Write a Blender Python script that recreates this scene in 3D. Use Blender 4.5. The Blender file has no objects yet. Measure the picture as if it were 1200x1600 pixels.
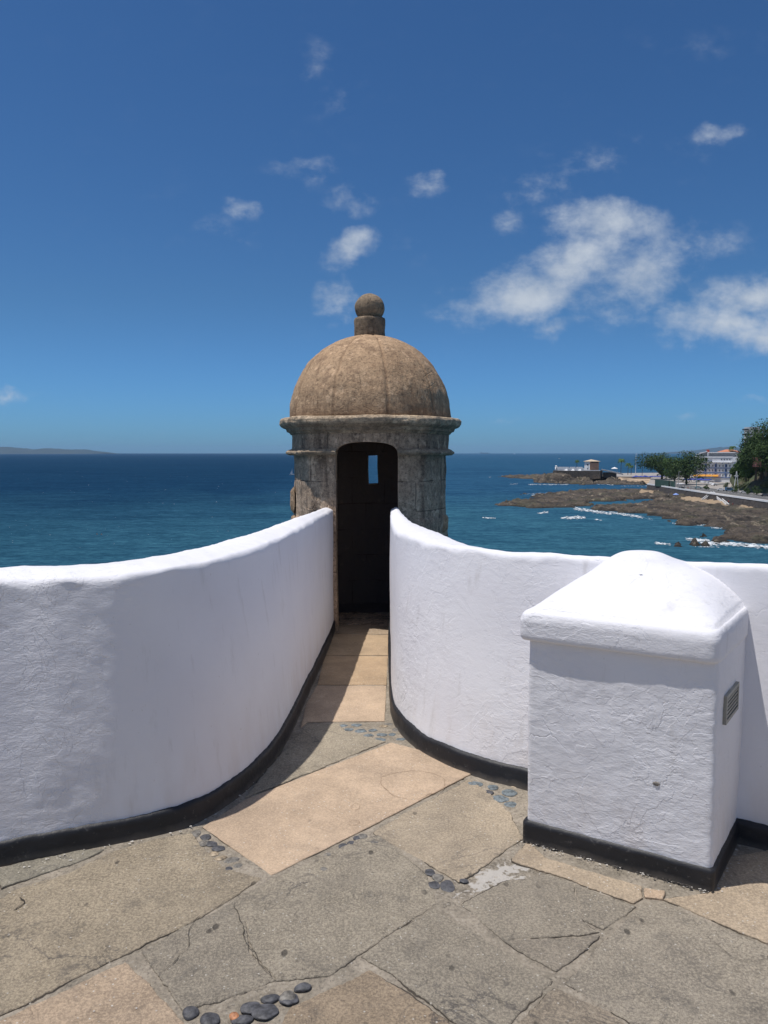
import bpy, bmesh, math, random
import numpy as np
from mathutils import Vector, Matrix, noise
random.seed(7); np.random.seed(7)
PI = math.pi
F = 1180.0                       # focal length in photo pixels (1200 x 1600)
TH = math.atan(93 / F)           # camera pitch below the horizon
H = 1.6                          # eye height above the terrace floor
SEA = -24.0
ROAD = -19.7
scene = bpy.context.scene
col = scene.collection

# ------------------------------------------------------------ camera
cam_d = bpy.data.cameras.new('camera'); cam = bpy.data.objects.new('camera', cam_d); col.objects.link(cam)
cam_d.sensor_fit = 'VERTICAL'; cam_d.sensor_height = 36; cam_d.lens = 36 * F / 1600
cam.location = (0, 0, H); cam.rotation_euler = (PI / 2 - TH, 0, 0)
cam_d.clip_start = 0.05; cam_d.clip_end = 200000
scene.camera = cam
scene.render.resolution_x = 768; scene.render.resolution_y = 1024

# ------------------------------------------------------------ light
SUNV = Vector((-0.33, -0.065, 1.1)).normalized()      # towards the sun
EL = math.asin(SUNV.z); AZ = math.atan2(SUNV.x, SUNV.y)
sd = bpy.data.lights.new('sun', 'SUN'); sun = bpy.data.objects.new('sun', sd); col.objects.link(sun)
sd.energy = 4.0; sd.angle = math.radians(0.53); sd.color = (1.0, 0.955, 0.90)
sun.rotation_euler = SUNV.to_track_quat('Z', 'Y').to_euler()
scene.view_settings.view_transform = 'Standard'; scene.view_settings.look = 'None'
scene.view_settings.exposure = 0.0; scene.view_settings.gamma = 1.0
SKY_STRENGTH = 0.062

def ray(px, py):
    dx = (px - 600) / F; dy = -(py - 800) / F
    return Vector((dx, math.cos(TH) + dy * math.sin(TH), -math.sin(TH) + dy * math.cos(TH)))
def G(px, py, z=0.0):
    d = ray(px, py); t = (z - H) / d.z
    return Vector((d.x * t, d.y * t, z))
def AT(px, py, Y):
    d = ray(px, py); t = Y / d.y
    return Vector((d.x * t, Y, H + d.z * t))

# ------------------------------------------------------------ node helpers
class NT:
    def __init__(s, tree): s.t = tree; s.n = tree.nodes; s.l = tree.links
    def new(s, kind, **kw):
        n = s.n.new(kind)
        for k, v in kw.items():
            if k.startswith('i_'):
                key = k[2:]; key = int(key) if key.isdigit() else key.replace('_', ' ')
                s.put(n.inputs[key], v)
            else: setattr(n, k, v)
        return n
    def put(s, sock, v):
        if isinstance(v, bpy.types.NodeSocket): s.l.new(v, sock)
        else: sock.default_value = v
    def math(s, op, a, b=0.0, c=None, clamp=False):
        n = s.n.new('ShaderNodeMath'); n.operation = op; n.use_clamp = clamp
        s.put(n.inputs[0], a); s.put(n.inputs[1], b)
        if c is not None: s.put(n.inputs[2], c)
        return n.outputs[0]
    def noise(s, vec, scale, detail=4, rough=0.55, dist=0.0, out=0):
        n = s.n.new('ShaderNodeTexNoise'); s.put(n.inputs['Vector'], vec)
        n.inputs['Scale'].default_value = scale; n.inputs['Detail'].default_value = detail
        n.inputs['Roughness'].default_value = rough; n.inputs['Distortion'].default_value = dist
        return n.outputs[out]
    def vor(s, vec, scale, feature='F1', out=0, rnd=1.0):
        n = s.n.new('ShaderNodeTexVoronoi'); n.feature = feature; s.put(n.inputs['Vector'], vec)
        n.inputs['Scale'].default_value = scale; n.inputs['Randomness'].default_value = rnd
        return n.outputs[out]
    def ramp(s, fac, stops):
        n = s.n.new('ShaderNodeValToRGB'); s.put(n.inputs[0], fac); e = n.color_ramp.elements
        while len(e) < len(stops): e.new(0.5)
        for k, (p, c) in enumerate(stops):
            e[k].position = p; e[k].color = (c, c, c, 1) if isinstance(c, (int, float)) else tuple(c) + (1,)
        return n.outputs[0]
    def mix(s, fac, a, b, mode='MIX'):
        n = s.n.new('ShaderNodeMix'); n.data_type = 'RGBA'; n.blend_type = mode
        s.put(n.inputs[0], fac)
        s.put(n.inputs[6], a if isinstance(a, bpy.types.NodeSocket) else tuple(a) + (1,))
        s.put(n.inputs[7], b if isinstance(b, bpy.types.NodeSocket) else tuple(b) + (1,))
        return n.outputs[2]
    def mapr(s, v, a, b, c=0.0, d=1.0, smooth=False):
        n = s.n.new('ShaderNodeMapRange'); n.interpolation_type = 'SMOOTHSTEP' if smooth else 'LINEAR'
        s.put(n.inputs[0], v)
        for k, x in zip((1, 2, 3, 4), (a, b, c, d)): n.inputs[k].default_value = x
        return n.outputs[0]
    def mapping(s, vec, scale=(1, 1, 1), loc=(0, 0, 0), rot=(0, 0, 0), kind='POINT'):
        n = s.n.new('ShaderNodeMapping'); n.vector_type = kind; s.put(n.inputs[0], vec)
        n.inputs[1].default_value = loc; n.inputs[2].default_value = rot; n.inputs[3].default_value = scale
        return n.outputs[0]
    def attr(s, name, out=2):
        n = s.n.new('ShaderNodeAttribute'); n.attribute_name = name; return n.outputs[out]
    def bump(s, h, strength=1.0, dist=0.01, normal=None):
        n = s.n.new('ShaderNodeBump'); s.put(n.inputs['Height'], h)
        s.put(n.inputs['Strength'], strength); s.put(n.inputs['Distance'], dist)
        if normal: s.put(n.inputs['Normal'], normal)
        return n.outputs[0]

def mat(name):
    m = bpy.data.materials.new(name); m.use_nodes = True
    t = NT(m.node_tree); b = t.n['Principled BSDF']
    b.inputs['Roughness'].default_value = 0.8
    geo = t.n.new('ShaderNodeNewGeometry')
    return m, t, b, geo.outputs['Position']
def plain(name, c, rough=0.7, var=0.12, scale=3.0, metal=0.0):
    m, t, b, P = mat(name)
    n = t.noise(P, scale, 5)
    f = t.mapr(n, 0.3, 0.7)
    a = tuple(x * (1 - var) for x in c); d = tuple(min(1, x * (1 + var)) for x in c)
    t.put(b.inputs['Base Color'], t.mix(f, a, d)); b.inputs['Roughness'].default_value = rough
    b.inputs['Metallic'].default_value = metal
    return m

# ------------------------------------------------------------ world sky with clouds
def make_world():
    w = bpy.data.worlds.new('World'); scene.world = w; w.use_nodes = True
    t = NT(w.node_tree); bg = t.n['Background']
    sky = t.n.new('ShaderNodeTexSky'); sky.sky_type = 'NISHITA'; sky.sun_disc = False
    sky.sun_elevation = EL; sky.sun_rotation = AZ; sky.altitude = 0
    sky.air_density = 1.0; sky.dust_density = 0.45; sky.ozone_density = 3.2
    tc = t.n.new('ShaderNodeTexCoord'); D = tc.outputs['Generated']
    sep = t.n.new('ShaderNodeSeparateXYZ'); t.l.new(D, sep.inputs[0])
    ysafe = t.math('MAXIMUM', sep.outputs[1], 0.02)
    u = t.math('DIVIDE', sep.outputs[0], ysafe); v = t.math('DIVIDE', sep.outputs[2], ysafe)
    uv = t.n.new('ShaderNodeCombineXYZ'); t.l.new(u, uv.inputs[0]); t.l.new(v, uv.inputs[1])
    # domain-warp so that blobs get ragged cloud outlines
    wn = t.noise(uv.outputs[0], 9, 6, 0.6, out=1)
    sub = t.n.new('ShaderNodeVectorMath'); sub.operation = 'SUBTRACT'; t.l.new(wn, sub.inputs[0]); sub.inputs[1].default_value = (.5, .5, .5)
    sc = t.n.new('ShaderNodeVectorMath'); sc.operation = 'SCALE'; t.l.new(sub.outputs[0], sc.inputs[0]); sc.inputs['Scale'].default_value = 0.075
    ad = t.n.new('ShaderNodeVectorMath'); ad.operation = 'ADD'; t.l.new(uv.outputs[0], ad.inputs[0]); t.l.new(sc.outputs[0], ad.inputs[1])
    W = ad.outputs[0]
    blobs = [(950,352,92,36,0,1),(905,398,115,42,25,1),(830,452,115,44,18,1),(765,475,85,22,5,.6),(1005,432,120,55,28,.66),
             (1085,384,50,22,10,.42),(950,470,62,36,0,.5),(862,512,42,16,5,.5),
             (1185,450,100,34,12,.95),(1135,505,125,36,5,.95),(1190,525,95,34,0,.9),
             (545,395,46,26,25,.8),(520,473,42,32,0,.66),(380,320,42,20,-15,.52),(545,305,44,28,-25,.5),(487,250,34,16,0,.4),
             (668,286,30,16,0,.52),(1117,212,36,18,20,.52),(792,338,28,22,-20,.42),(920,250,85,22,28,.42),(835,290,48,22,15,.4),
             (355,367,60,14,-15,.25),(485,107,26,16,0,.3),(535,178,42,18,-10,.25),(18,614,36,11,0,.6),(1075,643,20,7,0,.4),
             (1165,634,45,6,0,.35),(360,592,70,9,-5,.14),(1110,70,80,26,0,.1),(255,375,20,9,0,.2),(700,310,70,16,-20,.2),(490,85,60,40,-30,.2),(540,150,50,45,20,.22),(460,265,70,28,10,.24),(330,345,95,30,-10,.22),(640,380,60,30,-30,.16),(880,270,130,50,28,.26),(1100,380,90,40,15,.28),(720,470,80,30,0,.3),(1010,500,110,30,5,.25),(1090,70,110,40,0,.15),(1080,250,80,40,-20,.16),(210,290,120,30,-10,.12),(790,655,50,8,0,.25),(240,668,80,9,0,.14),(620,640,90,9,0,.1)]
    acc = None
    for (cx, cy, rx, ry, rot, k) in blobs:
        d = ray(cx, cy); c = (d.x / d.y, d.z / d.y, 0)
        m = t.mapping(W, scale=(rx / F * 1.22, ry / F * 1.3, 1), loc=c, rot=(0, 0, math.radians(rot)), kind='TEXTURE')
        ln = t.n.new('ShaderNodeVectorMath'); ln.operation = 'LENGTH'; t.l.new(m, ln.inputs[0])
        x = t.math('MULTIPLY', t.mapr(ln.outputs['Value'], 1.15, 0.0, 0, 1), k)
        acc = x if acc is None else t.math('SMOOTH_MAX', acc, x, 0.12)
    n1 = t.noise(t.mapping(uv.outputs[0], scale=(1, 1.5, 1)), 16, 9, 0.62)
    n2 = t.noise(t.mapping(uv.outputs[0], scale=(1, 1.3, 1), loc=(3, 1, 0)), 42, 6, 0.6)
    f = t.math('ADD', acc, t.math('MULTIPLY', t.math('SUBTRACT', n1, 0.5), 1.25))
    f = t.math('ADD', f, t.math('MULTIPLY', t.math('SUBTRACT', n2, 0.5), 0.42))
    gate = t.mapr(acc, 0.07, 0.22, 0, 1, True)
    dens = t.math('MULTIPLY', t.mapr(f, 0.10, 1.08, 0, 0.93, True), gate)
    front = t.mapr(sep.outputs[1], 0.1, 0.2)
    dens = t.math('MULTIPLY', dens, front)
    fill_noise = t.noise(t.mapping(D, scale=(1, 1, 2.2)), 2.6, 8, 0.6)
    back = t.math('MULTIPLY', t.mapr(fill_noise, 0.50, 0.60, 0, 0.9, True), t.mapr(sep.outputs[1], 0.42, 0.22, 0, 1, True))  # unseen clouds added behind and beside the camera as white fill light
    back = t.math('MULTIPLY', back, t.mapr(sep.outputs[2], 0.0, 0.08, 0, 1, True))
    shade = t.mapr(t.noise(t.mapping(uv.outputs[0], loc=(7, 2, 0)), 20, 5, 0.5), 0.3, 0.75, 0.0, 1)
    cc = t.mix(shade, (6.9, 8.0, 9.6), (10.2, 11.0, 12.0))
    hs = t.n.new('ShaderNodeHueSaturation'); t.l.new(sky.outputs[0], hs.inputs['Color'])
    hs.inputs['Saturation'].default_value = 1.0; hs.inputs['Value'].default_value = 1.0
    tintc = t.mix(t.mapr(v, 0.0, 0.22, 0, 1, True), (0.45, 0.98, 1.80), (0.50, 0.88, 1.26))
    blue = t.mix(1.0, hs.outputs[0], tintc, 'MULTIPLY')
    c = t.mix(dens, blue, cc)
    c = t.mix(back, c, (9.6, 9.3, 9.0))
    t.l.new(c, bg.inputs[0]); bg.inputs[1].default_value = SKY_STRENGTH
make_world()

# ------------------------------------------------------------ mesh helpers
def tag(o, label=None, cat=None, group=None, kind=None):
    if label: o['label'] = label
    if cat: o['category'] = cat
    if group: o['group'] = group
    if kind: o['kind'] = kind
    return o
def empty(name, loc=(0, 0, 0), rz=0.0, label=None, cat=None, group=None):
    o = bpy.data.objects.new(name, None); col.objects.link(o); o.location = loc; o.rotation_euler = (0, 0, rz)
    o.empty_display_size = 0.2
    return tag(o, label, cat, group)
def link(name, me, material=None, parent=None, smooth=False):
    o = bpy.data.objects.new(name, me); col.objects.link(o)
    if material: me.materials.append(material)
    if smooth: me.shade_smooth()
    if parent: o.parent = parent
    return o
def pydata(name, V, Fc, material=None, parent=None, smooth=False):
    me = bpy.data.meshes.new(name); me.from_pydata([tuple(v) for v in V], [], Fc); me.update()
    return link(name, me, material, parent, smooth)
def grid_faces(ni, nj, wrap_i=False, wrap_j=False):
    fs = []
    for i in range(ni if wrap_i else ni - 1):
        i2 = (i + 1) % ni
        for j in range(nj if wrap_j else nj - 1):
            j2 = (j + 1) % nj
            fs.append((i * nj + j, i2 * nj + j, i2 * nj + j2, i * nj + j2))
    return fs
class MB:
    """collects simple solids and links them as one mesh"""
    def __init__(s): s.v = []; s.f = []
    def add(s, V, Fc):
        k = len(s.v); s.v += [tuple(v) for v in V]; s.f += [tuple(i + k for i in q) for q in Fc]; return s
    def box(s, c, d, rz=0.0, taper=1.0):
        x, y, z = d[0] / 2, d[1] / 2, d[2] / 2; V = []
        for sz, k in ((-z, 1), (z, taper)):
            for sx, sy in ((-x, -y), (x, -y), (x, y), (-x, y)):
                px, py = sx * k, sy * k
                V.append((c[0] + px * math.cos(rz) - py * math.sin(rz), c[1] + px * math.sin(rz) + py * math.cos(rz), c[2] + sz))
        return s.add(V, [(3, 2, 1, 0), (4, 5, 6, 7), (0, 1, 5, 4), (1, 2, 6, 5), (2, 3, 7, 6), (3, 0, 4, 7)])
    def tube(s, pts, rad, n=8):
        pts = [Vector(p) for p in pts]; rad = rad if isinstance(rad, (list, tuple)) else [rad] * len(pts); V = []; Fc = []
        for i, p in enumerate(pts):
            d = (pts[min(i + 1, len(pts) - 1)] - pts[max(i - 1, 0)]).normalized()
            a = d.cross(Vector((0, 0, 1)) if abs(d.z) < .95 else Vector((1, 0, 0))).normalized(); b = d.cross(a)
            for k in range(n):
                an = 2 * PI * k / n; V.append(p + (a * math.cos(an) + b * math.sin(an)) * rad[i])
        for i in range(len(pts) - 1):
            for k in range(n):
                k2 = (k + 1) % n; Fc.append((i * n + k, i * n + k2, (i + 1) * n + k2, (i + 1) * n + k))
        Fc.append(tuple(range(n))[::-1]); Fc.append(tuple((len(pts) - 1) * n + k for k in range(n)))
        return s.add(V, Fc)
    def prism(s, poly, z0, z1):
        n = len(poly); V = [(p[0], p[1], z0) for p in poly] + [(p[0], p[1], z1) for p in poly]
        return s.add(V, [tuple(range(n))[::-1], tuple(range(n, 2 * n))] + [(k, (k + 1) % n, n + (k + 1) % n, n + k) for k in range(n)])
    def build(s, name, material, parent=None, smooth=False): return pydata(name, s.v, s.f, material, parent, smooth)
def copy_tree(o, parent=None):
    c = o.copy(); col.objects.link(c); c.parent = parent
    for ch in [x for x in o.children]: copy_tree(ch, c)
    return c
def fbm(p, s, oct=5, h=1.0): return noise.fractal(Vector(p) * s, h, 2.0, oct)
def catmull(P, t):
    n = len(P) - 1; i = min(int(t), n - 1); u = t - i
    p0 = P[max(i - 1, 0)]; p1 = P[i]; p2 = P[i + 1]; p3 = P[min(i + 2, n)]
    return 0.5 * ((2 * p1) + (p2 - p0) * u + (2 * p0 - 5 * p1 + 4 * p2 - p3) * u * u + (3 * p1 - p0 - 3 * p2 + p3) * u ** 3)

# ------------------------------------------------------------ materials
def plaster_mat():
    m, t, b, P = mat('white_lime_plaster')
    rough = t.attr('rough')
    big = t.noise(P, 2.3, 4, 0.5)
    c = t.mix(t.mapr(big, 0.35, 0.7), (0.755, 0.748, 0.785), (0.795, 0.79, 0.82))
    # grey scuffs and fine dirt streaks
    st = t.noise(t.mapping(P, scale=(9, 9, 1.6)), 1.6, 6, 0.65)
    c = t.mix(t.math('MULTIPLY', t.mapr(st, 0.58, 0.78), 0.5), c, (0.50, 0.48, 0.47))
    sp = t.noise(P, 38, 3, 0.5)
    c = t.mix(t.math('MULTIPLY', t.mapr(sp, 0.72, 0.78), 0.35), c, (0.42, 0.38, 0.33))
    sepz = t.n.new('ShaderNodeSeparateXYZ'); t.l.new(P, sepz.inputs[0])
    low = t.math('MULTIPLY', t.mapr(sepz.outputs[2], 0.42, 0.12), t.mapr(t.noise(t.mapping(P, scale=(3, 3, 1)), 3, 5), 0.42, 0.65))
    c = t.mix(t.math('MULTIPLY', low, 0.28), c, (0.58, 0.50, 0.45))
    gm_ = t.mapr(t.noise(t.mapping(P, loc=(2, 8, 1)), 1.1, 6, 0.6), 0.50, 0.72)
    c = t.mix(t.math('MULTIPLY', gm_, 0.16), c, (0.60, 0.56, 0.53))
    t.put(b.inputs['Base Color'], c); b.inputs['Roughness'].default_value = 0.72
    b.inputs['Specular IOR Level'].default_value = 0.3
    # relief: trowel streaks, grain, flakes (iso-contour steps), hairline cracks
    s1 = t.noise(t.mapping(P, scale=(1, 1, 2.1)), 22, 8, 0.60, 0.3)
    fine = t.noise(t.mapping(P, scale=(1, 1, 2.4)), 75, 4, 0.6)
    nz = t.noise(P, 3.1, 5, 0.55, 0.8)
    flake = t.math('ADD', t.mapr(nz, 0.560, 0.566), t.mapr(nz, 0.428, 0.434))
    flake = t.math('ADD', flake, t.math('MULTIPLY', t.mapr(t.noise(t.mapping(P, loc=(4, 2, 7)), 6.5, 4, 0.55, 0.5), 0.60, 0.61), 0.8))
    warp = t.n.new('ShaderNodeVectorMath'); warp.operation = 'ADD'; t.l.new(P, warp.inputs[0])
    wv = t.n.new('ShaderNodeVectorMath'); wv.operation = 'SCALE'; t.l.new(t.noise(P, 4, 5, 0.6, out=1), wv.inputs[0]); wv.inputs['Scale'].default_value = 0.35
    t.l.new(wv.outputs[0], warp.inputs[1])
    cr = t.mapr(t.vor(warp.outputs[0], 2.0, 'DISTANCE_TO_EDGE'), 0.0, 0.012, 1, 0)
    cr = t.math('MULTIPLY', cr, t.mapr(t.noise(P, 2.7, 3), 0.54, 0.62))
    h = t.math('ADD', t.math('MULTIPLY', s1, 0.72), t.math('MULTIPLY', fine, 0.25))
    h = t.math('ADD', h, t.math('MULTIPLY', flake, 0.20))
    h = t.math('SUBTRACT', h, t.math('MULTIPLY', cr, 0.40))
    t.put(b.inputs['Normal'], t.bump(h, t.math('MULTIPLY', rough, 1.0, clamp=True), 0.0062))
    return m
def skirting_mat():
    m, t, b, P = mat('black_skirting_paint')
    c = t.mix(t.mapr(t.noise(P, 6, 6), 0.45, 0.7), (0.008, 0.009, 0.013), (0.018, 0.018, 0.022))
    sp = t.mapr(t.noise(P, 30, 6, 0.75), 0.60, 0.68)
    c = t.mix(t.math('MULTIPLY', sp, 0.45), c, (0.16, 0.15, 0.14))
    sz = t.n.new('ShaderNodeSeparateXYZ'); t.l.new(P, sz.inputs[0])
    du = t.math('MULTIPLY', t.mapr(t.math('ADD', sz.outputs[2], t.math('MULTIPLY', t.noise(P, 12, 5), 0.05)), 0.052, 0.025), 0.5)
    c = t.mix(du, c, (0.16, 0.14, 0.12))
    t.put(b.inputs['Base Color'], c); b.inputs['Roughness'].default_value = 0.55
    t.put(b.inputs['Normal'], t.bump(t.noise(P, 40, 6, 0.6), 0.6, 0.004))
    return m
def stone_mat(name, light, mid, dark, lichen=0.5, seed=0.0, bias=0.0, dist=0.012, blocks=False):
    m, t, b, P0 = mat(name)
    P = t.mapping(P0, loc=(seed, seed * 2, 0))
    n1 = t.noise(P, 3.2, 8, 0.65)
    c = t.mix(t.mapr(n1, 0.35, 0.68), mid, light)
    st = t.noise(t.mapping(P, scale=(1, 1, 0.20)), 9, 8, 0.70, 0.3)
    c = t.mix(t.math('MULTIPLY', t.mapr(st, 0.47 - bias, 0.62 - bias), lichen), c, dark)
    g = t.noise(P, 38, 8, 0.86)
    c = t.mix(t.math('MULTIPLY', t.mapr(g, 0.50, 0.60), 0.72), c, dark)
    c = t.mix(t.math('MULTIPLY', t.mapr(g, 0.45, 0.36), 0.45), c, tuple(min(1, x * 1.3) for x in light))
    pal = t.noise(t.mapping(P, loc=(5, 0, 3)), 13, 7, 0.7)
    c = t.mix(t.math('MULTIPLY', t.mapr(pal, 0.56, 0.62), 0.55), c, tuple(min(1, x * 1.35 + .03) for x in light))
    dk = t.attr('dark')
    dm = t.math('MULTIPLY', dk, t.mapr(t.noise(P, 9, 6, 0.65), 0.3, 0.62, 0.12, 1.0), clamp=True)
    inner_shade = t.mapr(dk, 1.5, 2.5)  # painted shade: the chamber inside the drum is darkened by colour
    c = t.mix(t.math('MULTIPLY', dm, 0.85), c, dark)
    c = t.mix(t.math('MULTIPLY', inner_shade, 0.80), c, (0.150, 0.132, 0.128))
    t.put(b.inputs['Base Color'], c); b.inputs['Roughness'].default_value = 0.92
    b.inputs['Specular IOR Level'].default_value = 0.2
    jt = None
    if blocks:
        sp_ = t.n.new('ShaderNodeSeparateXYZ'); t.l.new(P0, sp_.inputs[0])
        an = t.math('MULTIPLY', t.math('ARCTAN2', t.math('SUBTRACT', sp_.outputs[0], -0.137), t.math('SUBTRACT', 7.36, sp_.outputs[1])), 0.745)
        zz_ = t.math('ADD', sp_.outputs[2], t.math('MULTIPLY', t.noise(P0, 6, 3), 0.02))
        cb = t.n.new('ShaderNodeCombineXYZ'); t.put(cb.inputs[0], t.math('ADD', an, 0.17)); t.put(cb.inputs[1], zz_)
        br = t.n.new('ShaderNodeTexBrick'); t.l.new(cb.outputs[0], br.inputs['Vector']); br.inputs['Scale'].default_value = 1.0
        br.inputs['Brick Width'].default_value = 0.42; br.inputs['Row Height'].default_value = 0.27; br.inputs['Mortar Size'].default_value = 0.006; br.inputs['Mortar Smooth'].default_value = 0.5
        jt = t.math('MULTIPLY', br.outputs['Fac'], t.mapr(t.noise(P0, 5, 4), 0.40, 0.56))
        c = t.mix(t.math('MULTIPLY', jt, 0.7), c, dark)
        t.put(b.inputs['Base Color'], c)
    cr = t.mapr(t.vor(t.mapping(P, scale=(1, 1, .8)), 5, 'DISTANCE_TO_EDGE'), 0, 0.02, 1, 0)
    cr = t.math('MULTIPLY', cr, t.mapr(t.noise(P, 5, 3), 0.54, 0.62))
    h = t.math('ADD', t.math('MULTIPLY', t.noise(P, 22, 9, 0.72), 1.0), t.math('MULTIPLY', t.noise(P, 110, 3, 0.6), 0.3))
    pit = t.mapr(t.vor(P, 55), 0.0, 0.35, -0.25, 0)
    h = t.math('ADD', h, pit)
    h = t.math('SUBTRACT', h, t.math('MULTIPLY', cr, 0.5))
    if jt: h = t.math('SUBTRACT', h, t.math('MULTIPLY', jt, 0.6))
    t.put(b.inputs['Normal'], t.bump(h, 1.0, dist))
    return m
M_PLASTER = plaster_mat()
M_SKIRT = skirting_mat()
M_DOME = stone_mat('weathered_dome_render', (0.56, 0.385, 0.24), (0.42, 0.28, 0.17), (0.14, 0.088, 0.058), 0.45, 0, 0.0)
M_DRUM = stone_mat('stained_turret_stone', (0.74, 0.545, 0.385), (0.46, 0.335, 0.235), (0.075, 0.054, 0.043), 0.68, 3.7, 0.0, 0.012, True)
M_CORN = stone_mat('turret_moulding_stone', (0.62, 0.48, 0.33), (0.44, 0.335, 0.23), (0.11, 0.085, 0.065), 0.5, 9.1, -0.02)

# ------------------------------------------------------------ terrace floor
BASEPTS = {}
def floor_materials():
    m, t, b, P = mat('floor_mortar')
    n = t.noise(P, 7, 8, 0.65)
    c = t.mix(t.mapr(n, 0.35, 0.68), (0.24, 0.208, 0.16), (0.42, 0.36, 0.285))
    g = t.noise(P, 70, 5, 0.8)
    c = t.mix(t.math('MULTIPLY', t.mapr(g, 0.50, 0.66), 0.75), c, (0.11, 0.095, 0.08))
    c = t.mix(t.math('MULTIPLY', t.mapr(g, 0.44, 0.34), 0.6), c, (0.50, 0.45, 0.38))
    # spilt white lime by the pier
    dx = t.n.new('ShaderNodeVectorMath'); dx.operation = 'LENGTH'
    q = G(775, 1368); t.l.new(t.mapping(P, loc=tuple(q), scale=(0.26, 0.10, 1), rot=(0, 0, math.radians(38)), kind='TEXTURE'), dx.inputs[0])
    ff = t.math('ADD', t.mapr(dx.outputs['Value'], 1.25, 0.2), t.math('MULTIPLY', t.math('SUBTRACT', t.noise(P, 24, 6, 0.65), 0.5), 3.4))
    c = t.mix(t.math('MULTIPLY', t.mapr(ff, 0.66, 0.80), 0.85), c, (0.52, 0.49, 0.45))
    t.put(b.inputs['Base Color'], c); b.inputs['Roughness'].default_value = 0.95
    h = t.math('ADD', t.noise(P, 45, 6, 0.7), t.math('MULTIPLY', t.mapr(ff, 0.46, 0.56), 0.25))
    t.put(b.inputs['Normal'], t.bump(h, 1.0, 0.014))
    s, t, b, P = mat('paving_stone')
    base = t.attr('tint', 0); kind = t.attr('smoothstone')
    n = t.noise(P, 4.5, 8, 0.68)
    c = t.mix(t.mapr(n, 0.3, 0.7), t.mix(1.0, base, (0.80, 0.79, 0.78), 'MULTIPLY'), t.mix(1.0, base, (1.24, 1.22, 1.2), 'MULTIPLY'))
    big = t.noise(t.mapping(P, loc=(2, 7, 0)), 1.7, 6, 0.62, 0.6)
    c = t.mix(t.math('MULTIPLY', t.mapr(big, 0.50, 0.66), 0.45), c, t.mix(1.0, base, (0.62, 0.63, 0.66), 'MULTIPLY'))
    c = t.mix(t.math('MULTIPLY', t.mapr(big, 0.46, 0.32), 0.5), c, t.mix(1.0, base, (1.38, 1.34, 1.28), 'MULTIPLY'))
    mid = t.noise(t.mapping(P, loc=(5, 1, 0)), 11, 9, 0.76)
    c = t.mix(t.math('MULTIPLY', t.mapr(mid, 0.52, 0.64), t.mapr(kind, 0, 1, 0.34, 0.14)), c, t.mix(1.0, base, (0.58, 0.57, 0.56), 'MULTIPLY'))
    c = t.mix(t.math('MULTIPLY', t.mapr(mid, 0.47, 0.36), t.mapr(kind, 0, 1, 0.30, 0.14)), c, t.mix(1.0, base, (1.4, 1.36, 1.3), 'MULTIPLY'))
    g = t.noise(P, 105, 3, 0.9)
    c = t.mix(t.math('MULTIPLY', t.mapr(g, 0.50, 0.60), t.mapr(kind, 0, 1, 0.50, 0.26)), c, t.mix(1.0, base, (0.44, 0.43, 0.43), 'MULTIPLY'))
    c = t.mix(t.math('MULTIPLY', t.mapr(g, 0.49, 0.40), t.mapr(kind, 0, 1, 0.55, 0.28)), c, t.mix(1.0, base, (1.62, 1.58, 1.5), 'MULTIPLY'))
    s2 = t.vor(t.mapping(P, loc=(3, 3, 0)), 42); c = t.mix(t.math('MULTIPLY', t.mapr(s2, 0.15, 0.08), t.mapr(t.noise(P, 4, 3), 0.44, 0.54)), c, (0.60, 0.56, 0.49))
    blo = t.noise(t.mapping(P, loc=(8, 3, 0)), 3.3, 7, 0.68, 0.4)
    c = t.mix(t.math('MULTIPLY', t.mapr(blo, 0.54, 0.64), 0.26), c, t.mix(1.0, base, (0.66, 0.66, 0.68), 'MULTIPLY'))
    # dark lichen swirls
    sw = t.noise(P, 3.4, 7, 0.62, 1.6)
    line = t.mapr(t.math('ABSOLUTE', t.math('SUBTRACT', sw, 0.5)), 0.0, 0.022, 1, 0)
    reg = t.math('MULTIPLY', t.mapr(t.noise(t.mapping(P, loc=(3, 9, 0)), 1.7, 3), 0.50, 0.62), t.mapr(kind, 0, 1, 0.75, 0.0))
    c = t.mix(t.math('MULTIPLY', line, reg), c, (0.085, 0.08, 0.08))
    blot = t.math('MULTIPLY', t.mapr(t.noise(P, 6, 7, 0.7), 0.57, 0.66), t.mapr(kind, 0, 1, 0.34, 0.08))
    c = t.mix(blot, c, (0.10, 0.095, 0.088))
    # pale lime specks and small dark pits
    sv = t.vor(P, 17); c = t.mix(t.math('MULTIPLY', t.mapr(sv, 0.060, 0.040), t.mapr(t.noise(P, 3, 2), 0.44, 0.52)), c, (0.62, 0.58, 0.52))
    pv = t.vor(t.mapping(P, loc=(4, 4, 0), scale=(1, 0.6, 1)), 11); pit = t.math('MULTIPLY', t.mapr(pv, 0.13, 0.08), t.mapr(kind, 0, 1, 1, 0.4))
    pit = t.math('MULTIPLY', pit, t.mapr(t.noise(P, 2.2, 3), 0.46, 0.53))
    c = t.mix(t.math('MULTIPLY', pit, 0.75), c, (0.055, 0.05, 0.045))
    t.put(b.inputs['Base Color'], c); b.inputs['Roughness'].default_value = 0.9; b.inputs['Specular IOR Level'].default_value = 0.25
    h = t.math('ADD', t.math('MULTIPLY', t.noise(P, 18, 10, 0.78, 0.2), 1.3), t.math('MULTIPLY', t.noise(P, 3.5, 6, 0.62, 1.2), 2.6))
    h = t.math('SUBTRACT', h, t.math('MULTIPLY', pit, 0.5))
    chip = t.mapr(t.noise(t.mapping(P, loc=(1, 5, 0)), 5.5, 5, 0.6, 1.2), 0.60, 0.625)
    h = t.math('ADD', h, t.math('MULTIPLY', chip, -0.22))
    t.put(b.inputs['Normal'], t.bump(h, t.mapr(kind, 0, 1, 1.0, 0.4), 0.014))
    return m, s
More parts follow.
